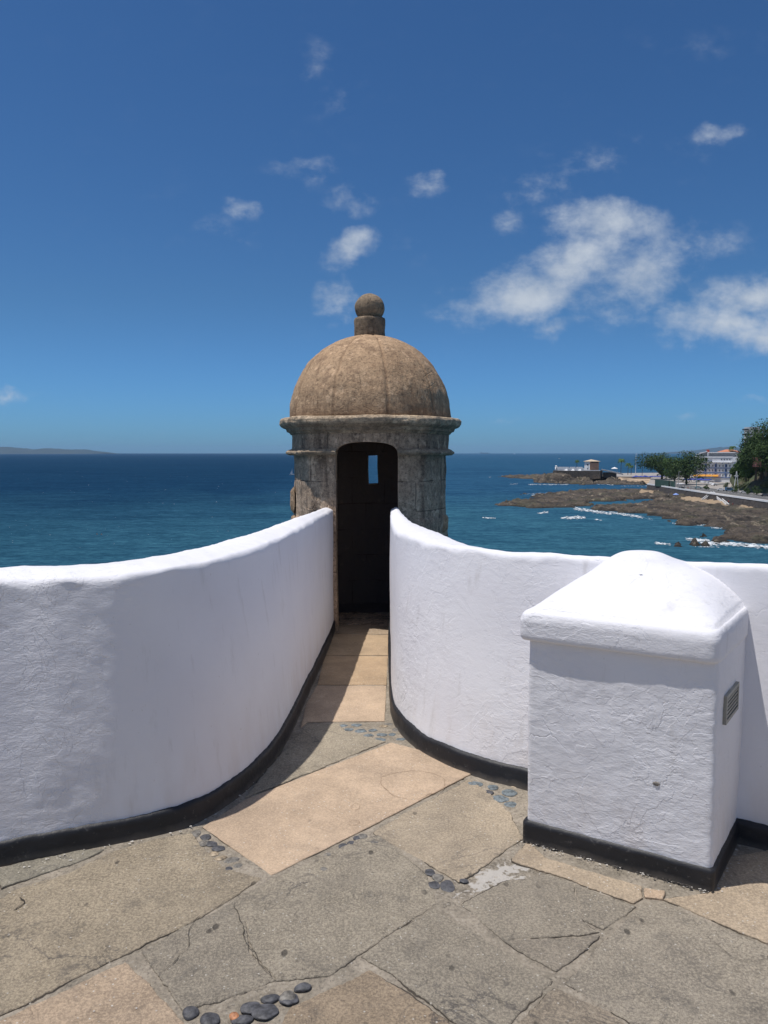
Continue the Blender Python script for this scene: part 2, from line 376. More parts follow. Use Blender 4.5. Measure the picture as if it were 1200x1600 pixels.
M_MORTAR, M_SLAB = floor_materials()

def rough_poly(P, shrink=0.006, step=0.02, amp=0.005):
    """irregular outline of a slab: subdivided, jittered, inset with mitred corners"""
    P = [Vector((p[0], p[1])) for p in P]; n_ = len(P)
    c = sum(P, Vector((0, 0))) / n_; N = []
    ar = sum(P[i].x * P[(i + 1) % n_].y - P[(i + 1) % n_].x * P[i].y for i in range(n_)); sg = 1 if ar > 0 else -1
    for i, a in enumerate(P):
        d = (P[(i + 1) % n_] - a).normalized(); N.append(Vector((-d.y, d.x)) * sg)
    out = []
    for i, a in enumerate(P):
        b2 = P[(i + 1) % n_]; L = (b2 - a).length; n = max(1, int(L / step)); nr = N[i]
        for k in range(n):
            q = a + (b2 - a) * (k / n)
            w = noise.fractal(Vector((q.x * 11, q.y * 11, 0)), .8, 2, 4) * amp + amp * .55 * noise.noise(Vector((q.x * 70, q.y * 70, 7)))
            if k == 0:
                m = N[i] + N[i - 1]; m = m / max(.5, m.dot(N[i])); out.append(q + m * (shrink + w))
            else: out.append(q + nr * (shrink + w))
    return out
GREY = (0.325, 0.285, 0.222); GREY2 = (0.31, 0.275, 0.222); TAN = (0.45, 0.345, 0.25); CREAM = (0.40, 0.325, 0.24); PINKT = (0.33, 0.262, 0.19)
SLABS = [
 ([(-90,1452),(0,1408),(20,1393),(110,1364),(170,1333),(250,1310),(300,1302),(312,1322),(350,1357),(406,1373),(330,1424),(200,1488),(0,1586),(-130,1650)], (0.36,0.305,0.228), 0, 0.004),
 ([(-200,1440),(-95,1412),(-5,1388),(-12,1362),(-60,1360),(-240,1400)], (0.25,0.235,0.195), 0.3, 0.004),
 ([(4,1386),(60,1366),(128,1345),(165,1327),(120,1330),(60,1343),(-4,1358)], (0.26,0.24,0.195), 0.3, 0.003),
 ([(316,1292),(424,1368),(580,1291),(647,1256),(738,1209),(684,1180),(611,1161),(496,1205),(384,1249)], TAN, 1, 0.003),
 ([(384,1246),(430,1190),(482,1132),(528,1131),(540,1143),(600,1159),(496,1202)], GREY, 0.3, 0.003),
 ([(470,1136),(480,1128),(601,1127),(604,1071),(495,1071),(478,1100)], TAN, 1, 0.002),
 ([(496,1070),(604,1070),(606,1025),(507,1025)], (0.43,0.315,0.205), 1, 0.002),
 ([(507,1024),(606,1024),(609,992),(516,990)], (0.40,0.30,0.20), 1, 0.002),
 ([(516,989),(612,991),(614,978),(514,976)], (0.36,0.28,0.20), .6, 0.002),
 ([(583,1300),(647,1263),(733,1219),(765,1240),(795,1270),(815,1310),(765,1345),(717,1376)], (0.38,0.318,0.24), 0.35, 0.003),
 ([(224,1487),(300,1443),(368,1408),(382,1440),(390,1490),(428,1530),(360,1556),(288,1577)], GREY2, 0, 0.003),
 ([(371,1406),(415,1380),(563,1312),(590,1306),(662,1358),(680,1412),(615,1453),(560,1490),(512,1524),(434,1530),(396,1490),(386,1440)], (0.335,0.296,0.236), 0, 0.003),
 ([(-150,1690),(0,1598),(196,1504),(258,1568),(300,1620),(330,1760),(-150,1900)], (0.41,0.318,0.232), 0.4, 0.003),
 ([(567,1494),(620,1456),(678,1422),(770,1476),(860,1532),(800,1594),(768,1627),(709,1592),(640,1540)], (0.315,0.28,0.226), 0, 0.003),
 ([(455,1575),(510,1550),(577,1518),(640,1556),(704,1602),(720,1720),(600,1800),(430,1800),(420,1640)], PINKT, 0, 0.003),
 ([(722,1413),(787,1378),(859,1367),(895,1382),(909,1440),(932,1455),(905,1461),(787,1466)], GREY2, 0.1, 0.003),
 ([(899,1383),(991,1416),(942,1451),(914,1437)], GREY2, 0.1, 0.003),
 ([(791,1470),(908,1465),(932,1463),(900,1492),(869,1518)], (0.285,0.252,0.205), 0.1, 0.003),
 ([(826,1312),(850,1341),(1000,1385),(1003,1402),(990,1411),(860,1363),(800,1345)], CREAM, 0.6, 0.003),
 ([(887,1536),(940,1475),(1003,1418),(1035,1412),(1200,1481),(1330,1534),(1400,1720),(1250,1780),(1020,1618)], (0.345,0.306,0.248), 0, 0.003),
 ([(1040,1406),(1110,1395),(1140,1340),(1200,1330),(1400,1375),(1500,1500),(1340,1528),(1200,1474)], CREAM, 0.5, 0.003),
 ([(1009,1389),(1036,1393),(1034,1404),(1008,1402)], TAN, .6, 0.003),
 ([(868,1547),(940,1578),(1012,1625),(1000,1760),(860,1860),(740,1800),(730,1700),(780,1630)], (0.32,0.272,0.212), 0, 0.003),
]
DKC = (0.055, 0.048, 0.040); LTC = (0.40, 0.35, 0.28); TNC = (0.27, 0.19, 0.125)
CRACKS = [([(312,1432),(298,1452),(294,1480),(276,1500),(256,1520)], .0016, (0.10,0.088,0.07)), ([(895,1382),(903,1410),(912,1440),(924,1456)], .0016, LTC), ([(366,1412),(376,1440),(384,1470),(402,1500),(424,1530)], .0022, (0.08,0.07,0.055)),
 ([(596,1215),(618,1209),(652,1206),(684,1212),(695,1222),(690,1236),(668,1244),(652,1250),(634,1250),(612,1243),(597,1228),(596,1216)], .0017, TNC),
 ([(548,1262),(554,1257),(562,1259),(561,1265),(552,1267),(548,1262)], .0014, TNC), ([(545,1287),(552,1282),(560,1285),(557,1290),(548,1290),(545,1287)], .0014, TNC),
 ([(504,1260),(520,1268),(528,1276),(520,1282)], .0014, (0.52,0.42,0.32)), ([(600,1330),(632,1340),(668,1372)], .0012, (0.10,0.088,0.07)), ([(30,1403),(38,1412),(22,1424)], .0035, DKC), ([(1110,1470),(1150,1500),(1200,1500)], .0012, (0.10,0.088,0.07))]
def build_floor():
    # mortar bed with gentle relief
    n = 0; V = []
    xs = list(np.linspace(-6, -2.3, 18)) + list(np.arange(-2.28, 2.28, 0.016)) + list(np.linspace(2.3, 6, 18))
    ys = list(np.linspace(-6, 1.3, 24)) + list(np.arange(1.32, 4.6, 0.016)) + list(np.arange(4.64, 7.2, 0.05))
    for x in xs:
        for y in ys:
            V.append((x, y, min(-0.0008, -0.0036 + 0.0042 * fbm((x, y, 0), 4.5, 4) + 0.0012 * fbm((x, y, 3), 30, 2))))
    # trim to the terrace outline: keep cells inside the parapet line
    def inside(x, y):
        if x < -0.8: return y < 3.45 + (x + 0.85) * 0.44
        if x > 0.4: return y < 3.95 - (x - 0.4) * 0.63
        return y < 7.0 if -0.75 < x < 0.25 else y < 3.6
    fs = [q for q in grid_faces(len(xs), len(ys)) if inside(*[sum(V[k][a] for k in q) / 4 for a in (0, 1)])]
    o = pydata('floor_mortar_bed', V, fs, M_MORTAR, None, True); tag(o, kind='structure')
    polys = [([G(x, y)[:2] for x, y in P], c, s, sh) for P, c, s, sh in SLABS]
    # slabs outside the picture continue the same pattern
    def hitsview(cx, cy): return cy > 1.75 and abs(cx) < 2.3
    e1 = Vector((0.86, 0.51)); e2 = Vector((-0.51, 0.86))
    for i in range(-9, 10):
        for j in range(-9, 8):
            c0 = e1 * (i * 0.86 + (j % 2) * .3) + e2 * (j * 0.68)
            P = [c0, c0 + e1 * .84, c0 + e1 * .84 + e2 * .66, c0 + e2 * .66]
            if any(hitsview(p.x, p.y) for p in P) or not all(inside(p.x, p.y) and abs(p.x) < 5.8 and p.y > -5.8 for p in P): continue
            polys.append((P, random.choice([GREY, GREY2, CREAM, PINKT]), 0.2, 0.003))
    def sgn(P):
        a = sum(P[i][0] * P[(i + 1) % len(P)][1] - P[(i + 1) % len(P)][0] * P[i][1] for i in range(len(P))); return 1.0 if a > 0 else -1.0
    bm = bmesh.new(); tint = bm.verts.layers.float_color.new('tint'); sm = bm.verts.layers.float.new('smoothstone')
    for k, (P, c, s, sh) in enumerate(polys):
        big = min(p[1] for p in P) > 3.6
        sh -= 0.002 if s > .8 else 0.007
        R = rough_poly(P, sh, 0.008, 0.002 if s > .8 else 0.007)
        R2 = rough_poly(P, sh + 0.003, 0.008, 0.002 if s > .8 else 0.007)
        zt = random.uniform(0.0006, 0.0030); tx = random.uniform(-.003, .003); ty = random.uniform(-.003, .003)
        cx = sum(p[0] for p in R) / len(R); cy = sum(p[1] for p in R) / len(R)
        def vv(q, z):
            v = bm.verts.new((q[0], q[1], z + zt + tx * (q[0] - cx) + ty * (q[1] - cy))); v[tint] = (*c, 1); v[sm] = s; return v
        lo = [vv(q, -0.012) for q in R]; mi = [vv(q, -0.0022) for q in R]; hi = [vv(q, 0.0) for q in R2]
        n_ = len(R)
        ex = 0.5 + 0.5 * (s < .8)
        Ro = [Vector((q.x, q.y)) + (Vector((q.x - R[i - 1].x, q.y - R[i - 1].y)) if False else Vector((R[(i + 1) % n_].y - R[i - 1].y, -(R[(i + 1) % n_].x - R[i - 1].x)))).normalized() * (sgn(P) * ex * max(0.0004, 0.0008 + 0.008 * noise.fractal(Vector((q.x * 5, q.y * 5, 3)), 1, 2, 4))) for i, q in enumerate(R)]
        def gv(q, z):
            v = bm.verts.new((q[0], q[1], z)); v[tint] = (0.075, 0.064, 0.052, 1); v[sm] = 0.9; return v
        ga = [gv(q, -0.0026) for q in R]; gb = [gv(q, -0.0026) for q in Ro]
        for i in range(n_): bm.faces.new((ga[i], gb[i], gb[(i + 1) % n_], ga[(i + 1) % n_]))
        for a, b2 in ((lo, mi), (mi, hi)):
            for i in range(n_): 
                try: bm.faces.new((a[i], a[(i + 1) % n_], b2[(i + 1) % n_], b2[i]))
                except ValueError: pass
        try: bm.faces.new(hi)
        except ValueError: pass
    for pts, w, cc_ in CRACKS:
        Q = [np.array(G(x, y)[:2]) for x, y in pts]; m_ = (len(Q) - 1) * 14; prev = None
        for i in range(m_ + 1):
            q = catmull(Q, i / 14); d = catmull(Q, min(i + 1, m_) / 14) - catmull(Q, max(i - 1, 0) / 14); d = d / (np.hypot(*d) + 1e-9); nn = np.array([-d[1], d[0]])
            q = q + nn * 0.007 * noise.fractal(Vector((q[0] * 18, q[1] * 18, 1)), .8, 2, 4)
            ww = w * (0.35 + 0.9 * abs(noise.noise(Vector((q[0] * 22, q[1] * 22, 5))))) * min(1, i / 4 + .2, (m_ - i) / 4 + .2)
            cur = []
            for sg in (-1, 1):
                v = bm.verts.new((q[0] + nn[0] * ww * sg, q[1] + nn[1] * ww * sg, 0.0052)); v[tint] = (*cc_, 1); v[sm] = 0.9; cur.append(v)
            if prev: bm.faces.new((prev[0], prev[1], cur[1], cur[0]))
            prev = cur
    bmesh.ops.recalc_face_normals(bm, faces=bm.faces)
    me = bpy.data.meshes.new('paving'); bm.to_mesh(me); bm.free()
    o = link('paving', me, M_SLAB); tag(o, kind='structure')
build_floor()

# pebbles set in the mortar joints
def pebble_mats():
    out = []
    for nm, c in (('dark_pebble', (0.055, 0.055, 0.06)), ('grey_pebble', (0.13, 0.12, 0.105)), ('rust_pebble', (0.30, 0.13, 0.06)), ('slate_pebble', (0.11, 0.13, 0.14)), ('buff_pebble', (0.24, 0.19, 0.13))):
        m, t, b, P = mat(nm)
        c2 = t.mix(t.mapr(t.noise(P, 45, 6, 0.75), 0.40, 0.62), tuple(x * .65 for x in c), tuple(x * 1.9 for x in c))
        t.put(b.inputs['Base Color'], c2); b.inputs['Roughness'].default_value = 0.6
        t.put(b.inputs['Normal'], t.bump(t.noise(P, 90, 5, 0.6), 0.5, 0.002)); out.append(m)
    return out
M_PEB = pebble_mats()
PEB_MESH = {}
def pebble(px, py, wpx, hpx, rot, mi, lift, label, group):
    if (mi, 'm') not in PEB_MESH:
        ms = []
        for k in range(7):
            bm = bmesh.new(); bmesh.ops.create_icosphere(bm, subdivisions=4, radius=1)
            for v in bm.verts:
                p = v.co.copy(); v.co *= 1 + 0.26 * noise.noise(p * 0.9 + Vector((k * 7, mi, 0))) + 0.04 * noise.noise(p * 3 + Vector((k, 2, 0)))
            me = bpy.data.meshes.new('pebble'); bm.to_mesh(me); bm.free(); me.shade_smooth(); me.materials.append(M_PEB[mi]); ms.append(me)
        PEB_MESH[(mi, 'm')] = ms
    me = random.choice(PEB_MESH[(mi, 'm')])
    p = G(px, py); k = p.y / F * 1.05
    o = bpy.data.objects.new('pebble', me); col.objects.link(o)
    o.location = (p.x, p.y, lift); ry = hpx * k / max(0.35, H / math.hypot(p.y, H))
    o.scale = (wpx * k / 2 * 1.0, ry / 2 * 0.85, 0.009 if lift > 0 else 0.006); o.rotation_euler = (random.uniform(-.1, .1), 0, math.radians(rot))
    tag(o, label, 'pebble', group)
ORD = ['first', 'second', 'third', 'fourth', 'fifth', 'sixth', 'seventh', 'eighth', 'ninth', 'tenth', 'eleventh', 'twelfth', 'thirteenth', 'fourteenth']
def pebrow(pts, lift, lab, group):
    for k, a in enumerate(sorted(pts)): pebble(*a, lift, lab % ORD[k], group)
pebrow([(298,1583,26,20,0,0),(328,1594,30,22,10,0),(392,1576,32,18,25,0),(414,1582,40,26,25,0),(379,1594,34,16,15,0),(451,1562,30,20,10,0),(473,1543,27,14,30,0),(423,1561,30,13,20,0)], 0.001, '%s dark pebble from the left in the loose row at the bottom edge', 'dark pebbles at the bottom edge')
pebble(449, 1560, 24, 18, 10, 1, 0.006, 'brownish grey pebble at the right end of the loose curved row of pebbles', 'dark pebbles at the bottom edge')
pebble(366, 1590, 16, 11, 0, 2, 0.004, 'small rust red pebble among the dark ones at the bottom edge', None)
pebrow([(305,1302,16,12,0,1),(321,1307,16,11,20,0),(319,1316,18,12,0,1),(341,1325,20,9,10,0),(330,1318,18,8,0,0),(362,1343,24,10,20,1),(357,1357,14,9,20,0),(345,1340,18,8,30,4),(334,1333,16,9,0,4),(372,1352,14,8,0,1)], -0.003, '%s pebble from the left in the joint at the tan slab\'s left corner', 'pebbles beside the left corner of the tan slab')
pebrow([(551,1318,17,9,0,0),(536,1322,14,10,0,0),(558,1309,12,9,0,0),(566,1306,16,8,20,1),(585,1317,22,9,-20,1),(514,1335,16,10,0,1),(506,1358,26,11,-15,1)], -0.003, '%s pebble from the left in the joint below the tan slab', 'pebbles below the tan slab')
pebrow([(671,1362,16,13,0,0),(684,1371,18,13,0,1),(678,1382,18,13,0,0),(699,1384,21,19,0,0),(725,1376,14,8,0,0)], -0.002, '%s dark pebble from the left beside the white lime splash', 'pebbles left of the white splash')
pebrow([(536,1133,14,5,0,3),(557,1132,16,5,0,3),(545,1139,14,5,10,3),(564,1141,18,6,0,3),(583,1140,14,5,0,3),(576,1148,16,5,0,3),(597,1147,16,6,0,3),(594,1155,17,6,0,3),(607,1131,14,4,0,1),(619,1139,12,5,0,1),(613,1147,12,5,0,3),(600,1134,14,5,0,4),(626,1155,14,5,0,3)], -0.004, '%s slate pebble from the left where the passage meets the terrace', 'pebbles at the mouth of the passage')
pebrow([(741,1224,26,10,0,3),(770,1229,16,10,0,3),(796,1238,24,12,-20,3),(781,1247,28,14,-20,3),(798,1256,20,10,0,3),(764,1237,14,10,0,0),(806,1226,16,8,0,4)], -0.004, '%s bluish pebble from the left, inlaid left of the white pier', 'pebbles left of the white pier')

# ------------------------------------------------------------ parapet walls
def wall(stations, name, label, sk_label, step=0.013, roughfn=None, seed=0):
    """stations: (base x,y, top-inner x,y, top-outer x,y, height, outer drop)"""
    S = [np.array(s, float) for s in stations]; segs = []
    for i in range(len(S) - 1):
        Ls = math.hypot(*(S[i + 1][:2] - S[i][:2])); far = max(abs(S[i][0]), abs(S[i + 1][0])) > 2.2
        n = max(2, int(Ls / (step if not far else 0.03)))
        segs += [i + k / n for k in range(n)]
    segs.append(len(S) - 1.0)
    rows = [catmull(S, t) for t in segs]
    root = empty(name, (S[1][0], S[1][1], 0), 0, label, 'wall')
    V = []; rough = []; nz = 86; nt = 18; no = 10
    prof_n = None
    for ri, r in enumerate(rows):
        B = Vector((r[0], r[1], 0)); T = Vector((r[2], r[3], r[6])); O = Vector((r[4], r[5], r[6] - r[7]))
        across = (O - T); wdt = across.length; ah = Vector((across.x, across.y, 0)).normalized()
        rr = min(0.035, wdt * .3); prof = []
        topz = r[6] + 0.007 * noise.fractal(Vector((r[2] * 3 + seed, r[3] * 3, 4)), 1, 2, 4); T.z = topz; rr *= 1.0 + 0.6 * noise.noise(Vector((r[2] * 6, r[3] * 6, 2)))
        for k in range(nz):                            # inner face from below the floor up to the rounded arris
            f = k / (nz - 1); z = -0.03 + f * (topz - rr + 0.03); p = B.lerp(T, max(0, z) / topz); prof.append((Vector((p.x, p.y, z)), -ah))
        A0 = prof[-1][0]
        for k in range(1, 6):
            an = k / 5 * PI / 2
            p = A0 + ah * rr * (1 - math.cos(an)) + Vector((0, 0, rr * math.sin(an)))
            prof.append((p, (-ah * math.cos(an) + Vector((0, 0, math.sin(an))))))
        P1 = prof[-1][0]; P2 = Vector((O.x, O.y, O.z))
        for k in range(1, nt): 
            f = k / nt; p = P1.lerp(P2, f); p.z += 0.012 * math.sin(PI * f); prof.append((p, Vector((0, 0, 1))))
        for k in range(1, no):
            z = -k * 0.05 if k < 5 else -0.2 - (k - 4) * 0.5
            prof.append((P2 + ah * (0.004 * k) + Vector((0, 0, z)), ah))
        for p, nn in prof:
            rf = roughfn(p) if roughfn else 0.8
            q = Vector((p.x, p.y, p.z * 1.25)) + Vector((seed, 0, 0))
            d = 0.007 * noise.fractal(q * 1.2, 1, 2, 2)
            d += rf * (0.0016 * noise.fractal(q * 6, 1, 2, 4) + 0.0009 * noise.fractal(q * 22, 0.8, 2, 4))
            if nn.z > .15: d += 0.0035 * noise.fractal(q * 9, .8, 2, 4)
            V.append(p + nn * d); rough.append(rf)
        prof_n = len(prof)
    fs = [q[::-1] for q in grid_faces(len(rows), prof_n)]
    body = pydata('wall_face', V, fs, M_PLASTER, root, True); body.location = -root.location
    at = body.data.attributes.new('rough', 'FLOAT', 'POINT'); at.data.foreach_set('value', rough)
    # black painted skirting
    V = []; ns = 10
    for ri, r in enumerate(rows):
        B = Vector((r[0], r[1], 0)); T = Vector((r[2], r[3], 0)); O = Vector((r[4], r[5], 0)); ah = (O - T).normalized()
        top = 0.090 + 0.007 * noise.fractal(Vector((r[0] * 5 + seed, r[1] * 5, 0)), 1, 2, 4) + 0.003 * noise.noise(Vector((r[0] * 38, r[1] * 38, 0)))
        for k in range(ns + 1):
            z = -0.03 + (top + 0.03) * k / ns; off = 0.017 + 0.003 * noise.fractal(Vector((r[0] * 8, r[1] * 8, z * 8)), 1, 2, 3)
            if k == ns: off -= 0.005
            p = B.lerp(T, max(0, z) / r[6]) - ah * off; V.append((p.x, p.y, z))
        p = B.lerp(T, top / r[6]) + ah * 0.03; V.append((p.x, p.y, top + 0.003))
    sk = pydata('skirting', V, [q[::-1] for q in grid_faces(len(rows), ns + 2)], M_SKIRT, root, True); sk.location = -root.location
    return root
LEFT = [(-6.5,0.62,-6.5,.73,-6.66,1.06,1.1,0),(-4.2,1.64,-4.2,1.75,-4.36,2.08,1.1,0),(-2.0,2.61,-2.02,2.72,-2.18,3.06,1.1,0),(-1.5,2.83,-1.52,2.95,-1.67,3.27,1.1,0),(-1.29,2.92,-1.30,3.01,-1.45,3.35,1.1,0),
        (-1.065,3.015,-1.07,3.10,-1.24,3.46,1.1,0),(-.85,3.14,-.92,3.27,-1.10,3.64,1.1,0),(-.71,3.37,-.79,3.56,-1.01,3.86,1.1,0),(-.59,3.77,-.69,3.92,-.94,4.13,1.1,0),
        (-.545,4.2,-.63,4.3,-.88,4.45,1.1,0),(-.515,4.97,-.57,4.97,-.78,5.0,1.1,0),(-.47,6.0,-.505,6.0,-.63,6.0,1.1,0),(-.455,6.80,-.445,6.80,-.55,6.80,1.1,0)]
RIGHT = [(.058,6.80,.06,6.72,.13,6.78,1.1,0),(.052,6.1,.05,6.1,.155,6.1,1.1,0),(.05,5.4,.05,5.4,.21,5.4,1.1,0),(.053,4.75,.075,4.85,.29,4.9,1.1,0),(.076,4.365,.14,4.58,.35,4.66,1.1,.005),
         (.175,4.02,.23,4.30,.42,4.42,1.1,.02),(.33,3.77,.35,4.03,.56,4.22,1.1,.05),(.505,3.61,.52,3.83,.70,4.05,1.105,.08),(.675,3.506,.69,3.68,.86,3.93,1.11,.09),
         (1.0,3.30,1.02,3.44,1.2,3.70,1.12,.09),(1.46,3.0,1.48,3.09,1.66,3.36,1.14,.09),(1.8,2.785,1.82,2.875,2.0,3.15,1.148,.09),(2.4,2.406,2.42,2.496,2.6,2.77,1.152,.09),(3.2,1.90,3.22,1.99,3.4,2.27,1.156,.09),(4.2,1.27,4.22,1.36,4.4,1.64,1.16,.09),(6.5,-.18,6.52,-.09,6.7,.2,1.16,.09)]
def rl(p):
    k = (noise.fractal(Vector((p.x * 2.2, p.y * 2.2, p.z * 2.2)), 1, 2, 4)) * 0.25
    x = (-1.10 - p.x + k * 0.6 + 0.05 * p.z) / 0.10
    return 0.22 + 0.78 * min(1, max(0, x))
wall(LEFT, 'parapet_wall', 'white plastered parapet curving in from the left edge to the turret door, its face in shade', None, roughfn=rl, seed=0)
wall(RIGHT, 'parapet_wall', 'sunlit white plastered parapet running from the turret door to the right, behind the pier', None, roughfn=lambda p: min(1, max(.2, .5 + .6 * noise.fractal(p * 1.6, 1, 2, 3))), seed=13)

# ------------------------------------------------------------ white masonry pier
def pier():
    FL = Vector((0.583, 3.009)); FR = Vector((1.195, 2.647)); sv = Vector((0.584, 0.812)); uv_ = (FR - FL); U = uv_.length; un = uv_ / U; D = 0.60
    root = empty('masonry_pier', (FL.x + .3, FL.y, 0), 0, 'white plastered block with a sloping rounded cap standing against the right parapet', 'pier')
    def outline(offF, offL, offR, rad, dback=D, n=34):
        c = [FL - sv * offF - un * offL, FR - sv * offF + un * offR, FR + sv * dback + un * offR, FL + sv * dback - un * offL]; out = []
        for i in range(4):
            p = c[i]; a = (c[i - 1] - p).normalized(); b = (c[(i + 1) % 4] - p).normalized()
            for k in range(7):
                t = k / 6; out.append((p + a * rad) * (1 - t) ** 2 + p * 2 * t * (1 - t) + (p + b * rad) * t ** 2)
            q = c[(i + 1) % 4]; a2 = p + b * rad; b2 = q - b * rad; m = max(2, int((b2 - a2).length / 0.0095))
            for k in range(1, m): out.append(a2.lerp(b2, k / m))
        return out
    def loft(rings, name, material, par, closed_top=False, amp=1.0, seed=0.0):
        n = len(rings[0]); V = []; R = []
        for ring in rings:
            c = sum((Vector((p[0], p[1], p[2])) for p in ring), Vector()) / n
            for i, p in enumerate(ring):
                a = Vector(ring[i - 1]); b = Vector(ring[(i + 1) % n]); d = (b - a); nn = Vector((d.y, -d.x, 0)); 
                nn = nn.normalized() if nn.length > 1e-6 else Vector((0, 0, 1))
                q = Vector((p[0] + seed, p[1], p[2]))
                e = amp * (0.004 * noise.fractal(q * 2.2, 1, 2, 2) + 0.0013 * noise.fractal(q * 9, 1, 2, 4) + 0.0007 * noise.fractal(q * 34, .8, 2, 3))
                V.append(Vector(p) + nn * e)
        fs = grid_faces(len(rings), n, wrap_j=True)
        if closed_top: fs.append(tuple(range((len(rings) - 1) * n, len(rings) * n)))
        o = pydata(name, V, fs, material, par, True); o.location = -root.location
        at = o.data.attributes.new('rough', 'FLOAT', 'POINT'); at.data.foreach_set('value', [min(1, max(.25, .62 + .5 * noise.fractal(v * 2.1 + Vector((seed, 3, 1)), 1, 2, 3))) for v in V])
        return o
    body = outline(0, 0, 0, 0.022)
    loft([[(p.x, p.y, -0.03 + 0.0098 * k) for p in body] for k in range(92)], 'pier_body', M_PLASTER, root, amp=1.25)
    sk = outline(0.012, 0.012, 0.012, 0.022)
    r = [[(p.x, p.y, -0.03 + (0.113 + 0.005 * noise.fractal(Vector((p.x * 9, p.y * 9, 0)), 1, 2, 3) + 0.003 * noise.noise(Vector((p.x * 40, p.y * 40, 0)))) * k / 8) for p in sk] for k in range(9)]
    sk2 = outline(-0.02, -0.02, -0.02, 0.01)
    m = len(sk)
    r.append([(sk[i].x * .5 + 0.5 * (sk[i].x + (FL.x + .5 - sk[i].x) * .08), sk[i].y + (3.05 - sk[i].y) * .08, 0.090) for i in range(m)])
    loft(r, 'skirting', M_SKIRT, root, amp=.5)
    # cap: rounded band, then the curved roof drawn in towards its middle
    def roof_z(p):
        w = p - FL; det = un.x * sv.y - un.y * sv.x
        a = (w.x * sv.y - w.y * sv.x) / det / U; b = (un.x * w.y - un.y * w.x) / det
        a = min(1.0, max(0.0, a)); b = max(0.0, b)
        ds = (0.42 - a) / 0.42 if a < 0.42 else (a - 0.42) / 0.58
        df = max(0.0, 1 - b / 0.50)
        pr = max(1e-4, 1 - ds ** (3.0 if a < .42 else 2.8)); s_ = max(1e-4, 1 - df ** 1.7)
        kn_ = 0.036 * math.exp(-(((a - 0.39) * U / 0.14) ** 2 + ((b - 0.50) / 0.12) ** 2) ** 1.9)
        return 0.9635 + 0.169 / (pr ** -1.3 + s_ ** -1.3 - 1) ** (1 / 1.3) + kn_, a, b
    rings = []
    def ring(off, z, rad=0.045, k=0.0):
        o_ = outline(0.025 + off, 0.034 + off, 0.004 + off * .6, rad); return [(p.x, p.y, z) for p in o_]
    base = ring(-0.034, 0.860); n0 = len(base)
    def same(o_):       # resample a ring to n0 points
        P = o_; out = []; L = [0]
        for i in range(len(P)): L.append(L[-1] + (Vector(P[(i + 1) % len(P)]) - Vector(P[i])).length)
        for k in range(n0):
            s_ = L[-1] * k / n0; i = max(0, np.searchsorted(L, s_, side='right') - 1); i = min(i, len(P) - 1)
            f_ = (s_ - L[i]) / max(1e-9, L[i + 1] - L[i]); out.append(tuple(Vector(P[i]).lerp(Vector(P[(i + 1) % len(P)]), f_)))
        return out
    rings = [same(ring(-0.034, 0.852)), same(ring(-0.014, 0.844)), same(ring(-0.004, 0.847)), same(ring(0.001, 0.857))]
    for k in range(1, 6): rings.append(same(ring(0.002, 0.857 + 0.0150 * k)))
    for k in range(1, 9):
        an = k / 8 * PI / 2; rings.append(same(ring(-0.030 * (1 - math.cos(an)), 0.932 + 0.034 * math.sin(an))))
    last = rings[-1]; cx = sum(p[0] for p in last) / n0; cy = sum(p[1] for p in last) / n0
    K = 46
    for k in range(1, K + 1):
        f_ = 1 - k / K * 0.995; ringk = []
        for p in last:
            q = Vector((cx + (p[0] - cx) * f_, cy + (p[1] - cy) * f_)); z, a, b = roof_z(q)
            z += 0.004 * noise.fractal(Vector((q.x * 5, q.y * 5, 1)), 1, 2, 3)
            ringk.append((q.x, q.y, z + 0.002))
        rings.append(ringk)
    cap = loft(rings, 'cap', M_PLASTER, root, True, amp=1.0, seed=3)
    # vent grille on the right-hand face
    g = plain('vent_weathered_metal', (0.30, 0.29, 0.25), 0.5, 0.15, 20); gd = plain('vent_dark_opening', (0.06, 0.062, 0.055), 0.8)
    nrm = Vector((sv.y, -sv.x)); yaw = math.atan2(sv.y, sv.x)
    c2 = FR + sv * (0.452 * 0.475) ; 
    def pt(along, out, z): q = c2 + sv * along + nrm * out; return (q.x, q.y, z)
    fr = MB(); w_, h_ = 0.225, 0.108; zc = 0.648
    fr.box(pt(0, .004, zc + h_ / 2 - .007), (w_, .018, .014), yaw); fr.box(pt(0, .004, zc - h_ / 2 + .007), (w_, .018, .014), yaw)
    fr.box(pt(-w_ / 2 + .008, .004, zc), (.016, .018, h_ - .028), yaw); fr.box(pt(w_ / 2 - .008, .004, zc), (.016, .018, h_ - .028), yaw)
    frame = fr.build('vent_grille', g, root); frame.location = -root.location
    bk = MB().box(pt(0, -.004, zc), (w_ - .01, .012, h_ - .01), yaw).build('vent_opening', gd, frame)
    for k in range(5):
        z = zc - h_ / 2 + .024 + k * (h_ - .048) / 4
        MB().box(pt(0, .006, z), (w_ - .032, .010, .0075), yaw).build('slat', g, frame)
    # small chip that bares the masonry
    ch = MB(); p = FL + un * (U * .72) - sv * 0.002
    bm = bmesh.new(); bmesh.ops.create_icosphere(bm, subdivisions=3, radius=1)
    for v in bm.verts: v.co *= 1 + .35 * noise.noise(v.co * 2)
    me = bpy.data.meshes.new('chipped_spot'); bm.to_mesh(me); bm.free()
    o = link('chipped_spot', me, plain('bare_masonry', (0.22, 0.2, 0.18), .95, .5, 60), root, True); o.scale = (.013, .0035, .008)
    o.rotation_euler = (0, 0, math.atan2(un.y, un.x)); o.location = Vector((p.x, p.y, 0.36)) + Vector((sv.x, sv.y, 0)) * .001 - root.location
pier()

